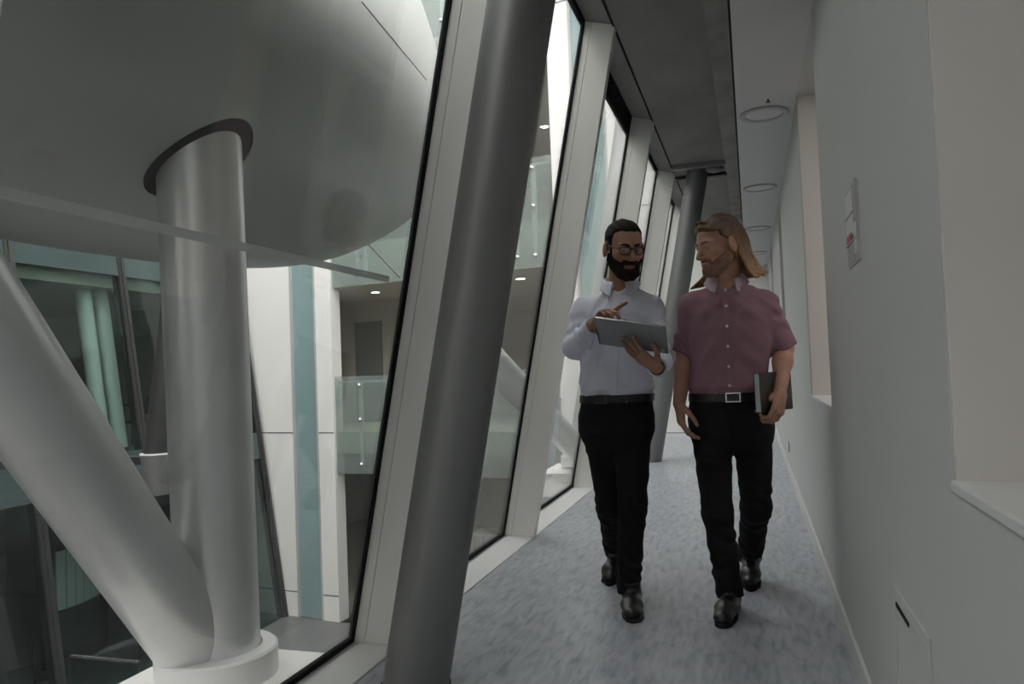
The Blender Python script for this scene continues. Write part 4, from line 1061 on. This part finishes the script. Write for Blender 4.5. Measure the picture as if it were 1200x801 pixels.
# ------------------------------------------------------------------ walker on the right: long hair, mauve shirt, folder
def person_right():
    root = thing('person', (-0.09, 3.66, 0), 'long-haired person in mauve shirt with rolled sleeves carrying a black folder', 'person')
    Yb = 3.68
    A = lambda x, y, Y=Yb: np.array(at(x, y, Y))
    H = Head(A(841, 286, 3.60), (-.77, -.61, -.24), 1.06, 0.0)
    neck = A(851, 330, 3.67); chest = A(855, 385, 3.67); belt = A(854, 464, 3.69); crotch = A(858, 522, 3.70)
    S_ = {-1: A(812, 358, 3.68), 1: A(895, 357, 3.68)}
    E_ = {-1: A(803, 412, 3.70), 1: A(919, 408, 3.71)}
    Wr = {-1: A(796, 472, 3.62), 1: A(913, 460, 3.58)}
    torso = [(crotch[2] + .055, crotch[0], 3.70, .132, .094), (crotch[2] + .11, crotch[0] - .004, 3.70, .154, .108), (belt[2], belt[0] - .002, 3.69, .160, .112), (belt[2] + .10, belt[0], 3.685, .160, .115),
             (chest[2], chest[0], 3.68, .174, .122), (chest[2] + .07, chest[0], 3.68, .188, .114), (neck[2] - .075, neck[0] + .004, 3.675, .158, .092), (neck[2] - .030, neck[0] + .002, 3.67, .104, .076), (neck[2] + .008, neck[0], 3.67, .070, .062)]
    hip = {-1: A(833, 500, 3.70), 1: A(882, 500, 3.70)}
    knee = {-1: A(841, 602, 3.60), 1: A(886, 594, 3.75)}
    ank = {-1: A(854, 690, 3.58), 1: A(880, 662, 4.05)}
    ank[-1][2] = .105; ank[1][2] = .155
    lo, hi = (-.42, 3.22, -.01), (.30, 4.24, 1.88)
    F = Field(lo, hi, .0036)
    F.loft(torso, .03)
    for sg in (-1, 1):
        F.ell(S_[sg], (.052, .054, .052), None, .03)
        F.cap(S_[sg], E_[sg], .046, .039, .03); F.cap(E_[sg], E_[sg] + (Wr[sg] - E_[sg]) * .3, .040, .043, .02); F.cap(E_[sg] + (Wr[sg] - E_[sg]) * .3, Wr[sg], .043, .029, .02)
        F.cap(hip[sg], knee[sg], .080, .052, .03); F.cap(knee[sg], ank[sg], .052, .036, .02)
    F.cap(neck + np.array((0, .01, -.04)), H.p(0, -.03, -.05), .064, .056, .025)
    F.local(H, (-.11, -.13, -.14), (.11, .14, .14), face, .016); ears(F, H)
    hand(F, Wr[-1], (.10, -.18, -1), (.85, .25, 0), True, ((18, 26, 16), (24, 30, 20), (28, 34, 22), (30, 36, 24)), ((.75, .5, .45), (.9, .15, .5), (.95, 0, .4)), 1.04, .10)
    ca = V(at(886, 437, 3.47)); cb = V(at(889, 484, 3.47)); cc = V(at(926, 497, 3.72))
    fy_ = (ca - cb); fx_ = (cc - cb); fyn = fy_.normalized(); fxn = (fx_ - fyn * fx_.dot(fyn)).normalized(); fn = fxn.cross(fyn)       # face normal
    if fn.x < 0: fn = -fn
    wl = V(Wr[1]) + fn * .010; D = (V(at(903, 480, 3.55)) - wl); D = (D - fn * D.dot(fn)).normalized()
    if DEBUG: print('DBG folder', fn, fyn, fxn, 'wrist n', (wl - cb).dot(fn), 'up', (wl - cb).dot(fyn), 'along', (wl - cb).dot(fxn), 'H', fy_.length, fx_.length, 'D.n', D.dot(fn), D.dot(fyn), D.dot(fxn))
    N = -fn + V((0, .1, 0))
    hand(F, wl, D, N, False, ((18, 70, 48), (20, 72, 48), (22, 74, 48), (24, 74, 48)), ((.8, .35, .55), (.85, .1, .6), (.8, -.1, .6)), 1.06, .05)
    emit_mesh('body', F.mesh(), M['skin_b'], root)
    # shirt
    st = [(z, cx, cy, rx + .013, ry + .013) for z, cx, cy, rx, ry in torso[1:]]; st[-1] = (neck[2] - .018,) + st[-1][1:3] + (.086, .074)
    st[1] = (belt[2] + .005, belt[0] - .002, 3.69, .168, .118); st.insert(2, (belt[2] + .045, belt[0] - .002, 3.687, .180, .131))
    F = Field((lo[0], 3.40, belt[2] - .06), (hi[0], 3.92, neck[2] + .09), .0038)
    F.loft(st, .03, wr=.0095)
    cuff_t = {-1: .02, 1: .0}
    for sg in (-1, 1):
        F.ell(S_[sg] + np.array((-.004 * sg, 0, -.004)), (.060, .064, .060), None, .045)
        F.cap(S_[sg], E_[sg] + (E_[sg] - S_[sg]) * .01, .060, .057, .03, end=True, wr=.0095)
        ax = (E_[sg] - S_[sg]) / np.linalg.norm(E_[sg] - S_[sg])
        for q, r in ((-.010, .060), (-.034, .059)):
            F.cap(E_[sg] + ax * (q - .014), E_[sg] + ax * (q + .010), r, r + .001, .004, end=True, wr=.002)
        F.cap(E_[sg] - ax * .02, E_[sg] + ax * .06, .047, .048, .004, 'sub')
    F.cap(neck + np.array((0, 0, -.03)), H.p(0, -.03, -.045), .0605, .062, .006, 'sub')
    F.cap(neck + np.array((.002, -.075, -.02)), neck + np.array((.002, -.13, .03)), .026, .045, .01, 'sub')
    F.cutz(belt[2] - .012)
    sh = emit_mesh('shirt', F.mesh(), M['shirt_b'], root)
    sf = rows_fn(st)
    collar(neck + np.array((.0, .000, -.010)), (.02, -.14, 1), (.0, -1, 0), .071, 'collar', M['collar_b'], sh, gap=.42, flap=.062)
    placket(sf, belt[2] + .005, neck[2] - .075, lambda z: (belt[0] + .010) + (neck[0] - .002 - belt[0] - .010) * (z - belt[2]) / (neck[2] - belt[2]), sh, M['shirt_b'], M['button_pearl'], [A(855, y, 3.56)[2] for y in (451.5, 429, 405.5, 382, 358, 339)], t=.007)
    # trousers
    F = Field((-.36, 3.44, .02), (.26, 4.24, belt[2] + .06), .0042)
    tr = [(crotch[2] - .015, crotch[0], 3.70, .125, .098), (crotch[2] + .06, crotch[0] - .004, 3.70, .180, .131), (belt[2] + .02, belt[0] - .002, 3.69, .171, .121)]
    F.loft(tr, .05)
    for sg in (-1, 1):
        F.cap(hip[sg] + np.array((0, 0, .05)), knee[sg], .093, .068, .040, wr=.004); F.cap(knee[sg], ank[sg] + (ank[sg] - knee[sg]) * .15, .066, .058, .025, end=True, wr=.0065)
    F.cap(crotch + np.array((0, -.135, .06)), crotch + np.array((0, -.125, .16)), .004, .004, .004)
    emit_mesh('trousers', F.mesh(), M['jeans'], root)
    bf = rows_fn(tr, .001)
    be = new('belt', ring_band(bf, belt[2] - .019, belt[2] + .019, .0075), M['leather'], root, smooth=30)
    bx = at(859, 464, 3.56).x; by = 3.69 - .128
    new('buckle', MB().box(bx - .033, bx + .033, by - .007, by, belt[2] - .022, belt[2] - .016).box(bx - .033, bx + .033, by - .007, by, belt[2] + .016, belt[2] + .022).box(bx - .033, bx - .027, by - .007, by, belt[2] - .02, belt[2] + .02).box(bx + .027, bx + .033, by - .007, by, belt[2] - .02, belt[2] + .02), M['chrome'], be, bevel=.001)
    # hair: swept cap plus long locks
    F = Field(H.p(0, 0, -.06) - .26, H.p(0, 0, -.06) + .26, .0032)
    def cap(s, f, u):
        A_ = np.abs(s); d = skull(s, f, u) - .0135 - .0025 * np.sin(110 * s + 25 * f)
        line = np.minimum(np.maximum(.058 - u + 1.0 * np.maximum(f - .062, 0), f - .078 + .25 * A_), np.maximum(f - .030, .012 - u + .8 * np.maximum(f, 0)))
        back = np.maximum(f + .020, -.10 - u)
        return np.maximum(d, np.minimum(line, back))
    F.local(H, (-.13, -.15, -.13), (.13, .14, .16), cap, .006)
    rs = random.Random(7)
    def lock(pts, r0, r1):
        pts = [np.array(H.p(*p)) if len(p) == 3 else p for p in pts]
        fine = []
        for i in range(len(pts) - 1):
            p0, p1, p2, p3 = pts[max(i - 1, 0)], pts[i], pts[i + 1], pts[min(i + 2, len(pts) - 1)]
            for q in np.linspace(0, 1, 5)[:-1]:
                fine.append(.5 * (2 * p1 + (p2 - p0) * q + (2 * p0 - 5 * p1 + 4 * p2 - p3) * q ** 2 + (3 * p1 - p0 - 3 * p2 + p3) * q ** 3))
        fine.append(pts[-1]); n = len(fine) - 1
        for i in range(n): F.cap(fine[i], fine[i + 1], r0 + (r1 - r0) * i / n, r0 + (r1 - r0) * (i + 1) / n, .0025)
    for i in range(30):                                  # near side, swept behind the ear to the shoulder
        a = i / 29; j = rs.uniform(-1, 1) * .005
        lock([(.012 + .03 * a + j, .066 - .075 * a, .108 - .012 * a), (.062 + j, .020 - .075 * a, .078), (.083, -.022 - .062 * a, .026 + j), (.080 - .02 * a, -.034 - .066 * a, -.045), (.078 - .03 * a, -.048 - .085 * a + j, -.105), (.085 - .035 * a, -.060 - .090 * a, -.145 + j), (.090 - .035 * a, -.068 - .105 * a + 2 * j, -.168 - .014 * rs.random())], rs.uniform(.0065, .0095), .0040)
    for i in range(16):                                  # back of the head and neck
        a = i / 15; j = rs.uniform(-1, 1) * .006
        lock([(.05 - .11 * a, -.070, .075), (.055 - .12 * a, -.108, .01), (.055 - .12 * a, -.112, -.07), (.06 - .14 * a, -.120 + j, -.13), (.06 - .15 * a, -.125, -.175)], .011, .006)
    for i in range(16):                                  # far side, falling in front of the far shoulder
        a = i / 15; j = rs.uniform(-1, 1) * .004
        lock([(-.012 - .03 * a, .066 - .075 * a, .108 - .012 * a), (-.068, .030 - .08 * a, .066), (-.086, -.010 - .05 * a, .0), (-.086, -.006 - .05 * a, -.075), (-.092 - .012 * a, .045 - .09 * a, -.122), (-.105 - .02 * a + j, .112 - .15 * a, -.158 - .01 * a)], .0085, .0045)
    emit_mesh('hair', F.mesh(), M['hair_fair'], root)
    F = Field(H.p(0, 0, 0) - .19, H.p(0, 0, 0) + .19, .0028)
    def stub(s, f, u):
        A_ = np.abs(s); d = skull(s, f, u) - .0028 - .0012 * np.sin(210 * s + 130 * u + 60 * f)
        cheek = np.maximum(np.maximum(u + .036 + .45 * np.maximum(f - .012, 0), .006 - f), .028 - A_)
        must = np.maximum(np.maximum(A_ - .034, .050 - f), np.maximum(u + .050, -.066 - u)); chin = np.maximum(u + .084, .012 - f)
        lip = ell_d((s, f - .092, u + .073), (.024, .03, .011))
        return np.maximum(np.maximum(d, np.minimum(np.minimum(cheek, must), chin)), -lip)
    F.local(H, (-.12, -.06, -.16), (.12, .14, .05), stub, 0); emit_mesh('stubble', F.mesh(), M['stubble'], root)
    eyes(H, root, .6); brows(H, root, M['stubble'], .005)
    new('mouth', MB().tube([H.p(a, b, c) for a, b, c in ((-.022, .084, -.073), (-.010, .0955, -.0715), (0, .098, -.0725), (.010, .0955, -.0715), (.022, .084, -.073))], [.002, .005, .0055, .005, .002], 10), M['lip_b'], root, smooth=180)
    shoe(ank[-1], (ank[-1][0] + .012, 3.63, 0), A(846, 737, 3.31) * np.array((1, 1, 0)), .004, root)
    shoe(ank[1], (ank[1][0] + .002, 4.12, 0), np.array((A(880, 690, 3.87)[0], 3.86, 0)), .075, root)
    # folder
    t = thing('folder', (ca + cc) / 2, 'black folder with pale page edges held at the hip of the mauve-shirted person', 'folder')
    W_, Hh = fx_.length, fy_.length; c0 = cb + fyn * Hh / 2 + fxn * W_ / 2
    new('cover', MB().obox(c0 + fn * .013, fxn * W_ / 2, fyn * Hh / 2, fn * .0015).obox(c0 - fn * .013, fxn * W_ / 2, fyn * Hh / 2, fn * .0015).obox(c0 + fxn * (W_ / 2 - .0015), fxn * .0015, fyn * Hh / 2, fn * .013), mat('black_folder_cover', (.015, .015, .017, 1), .35), t, bevel=.001)
    new('page_block', MB().obox(c0 - fxn * .002, fxn * (W_ / 2 - .004), fyn * (Hh / 2 - .004), fn * .0112), mat('grey_page_edges', (.42, .44, .45, 1), .5, vary=.1, vscale=120, stretch=(1, 1, .05)), t)
    return H
person_right()
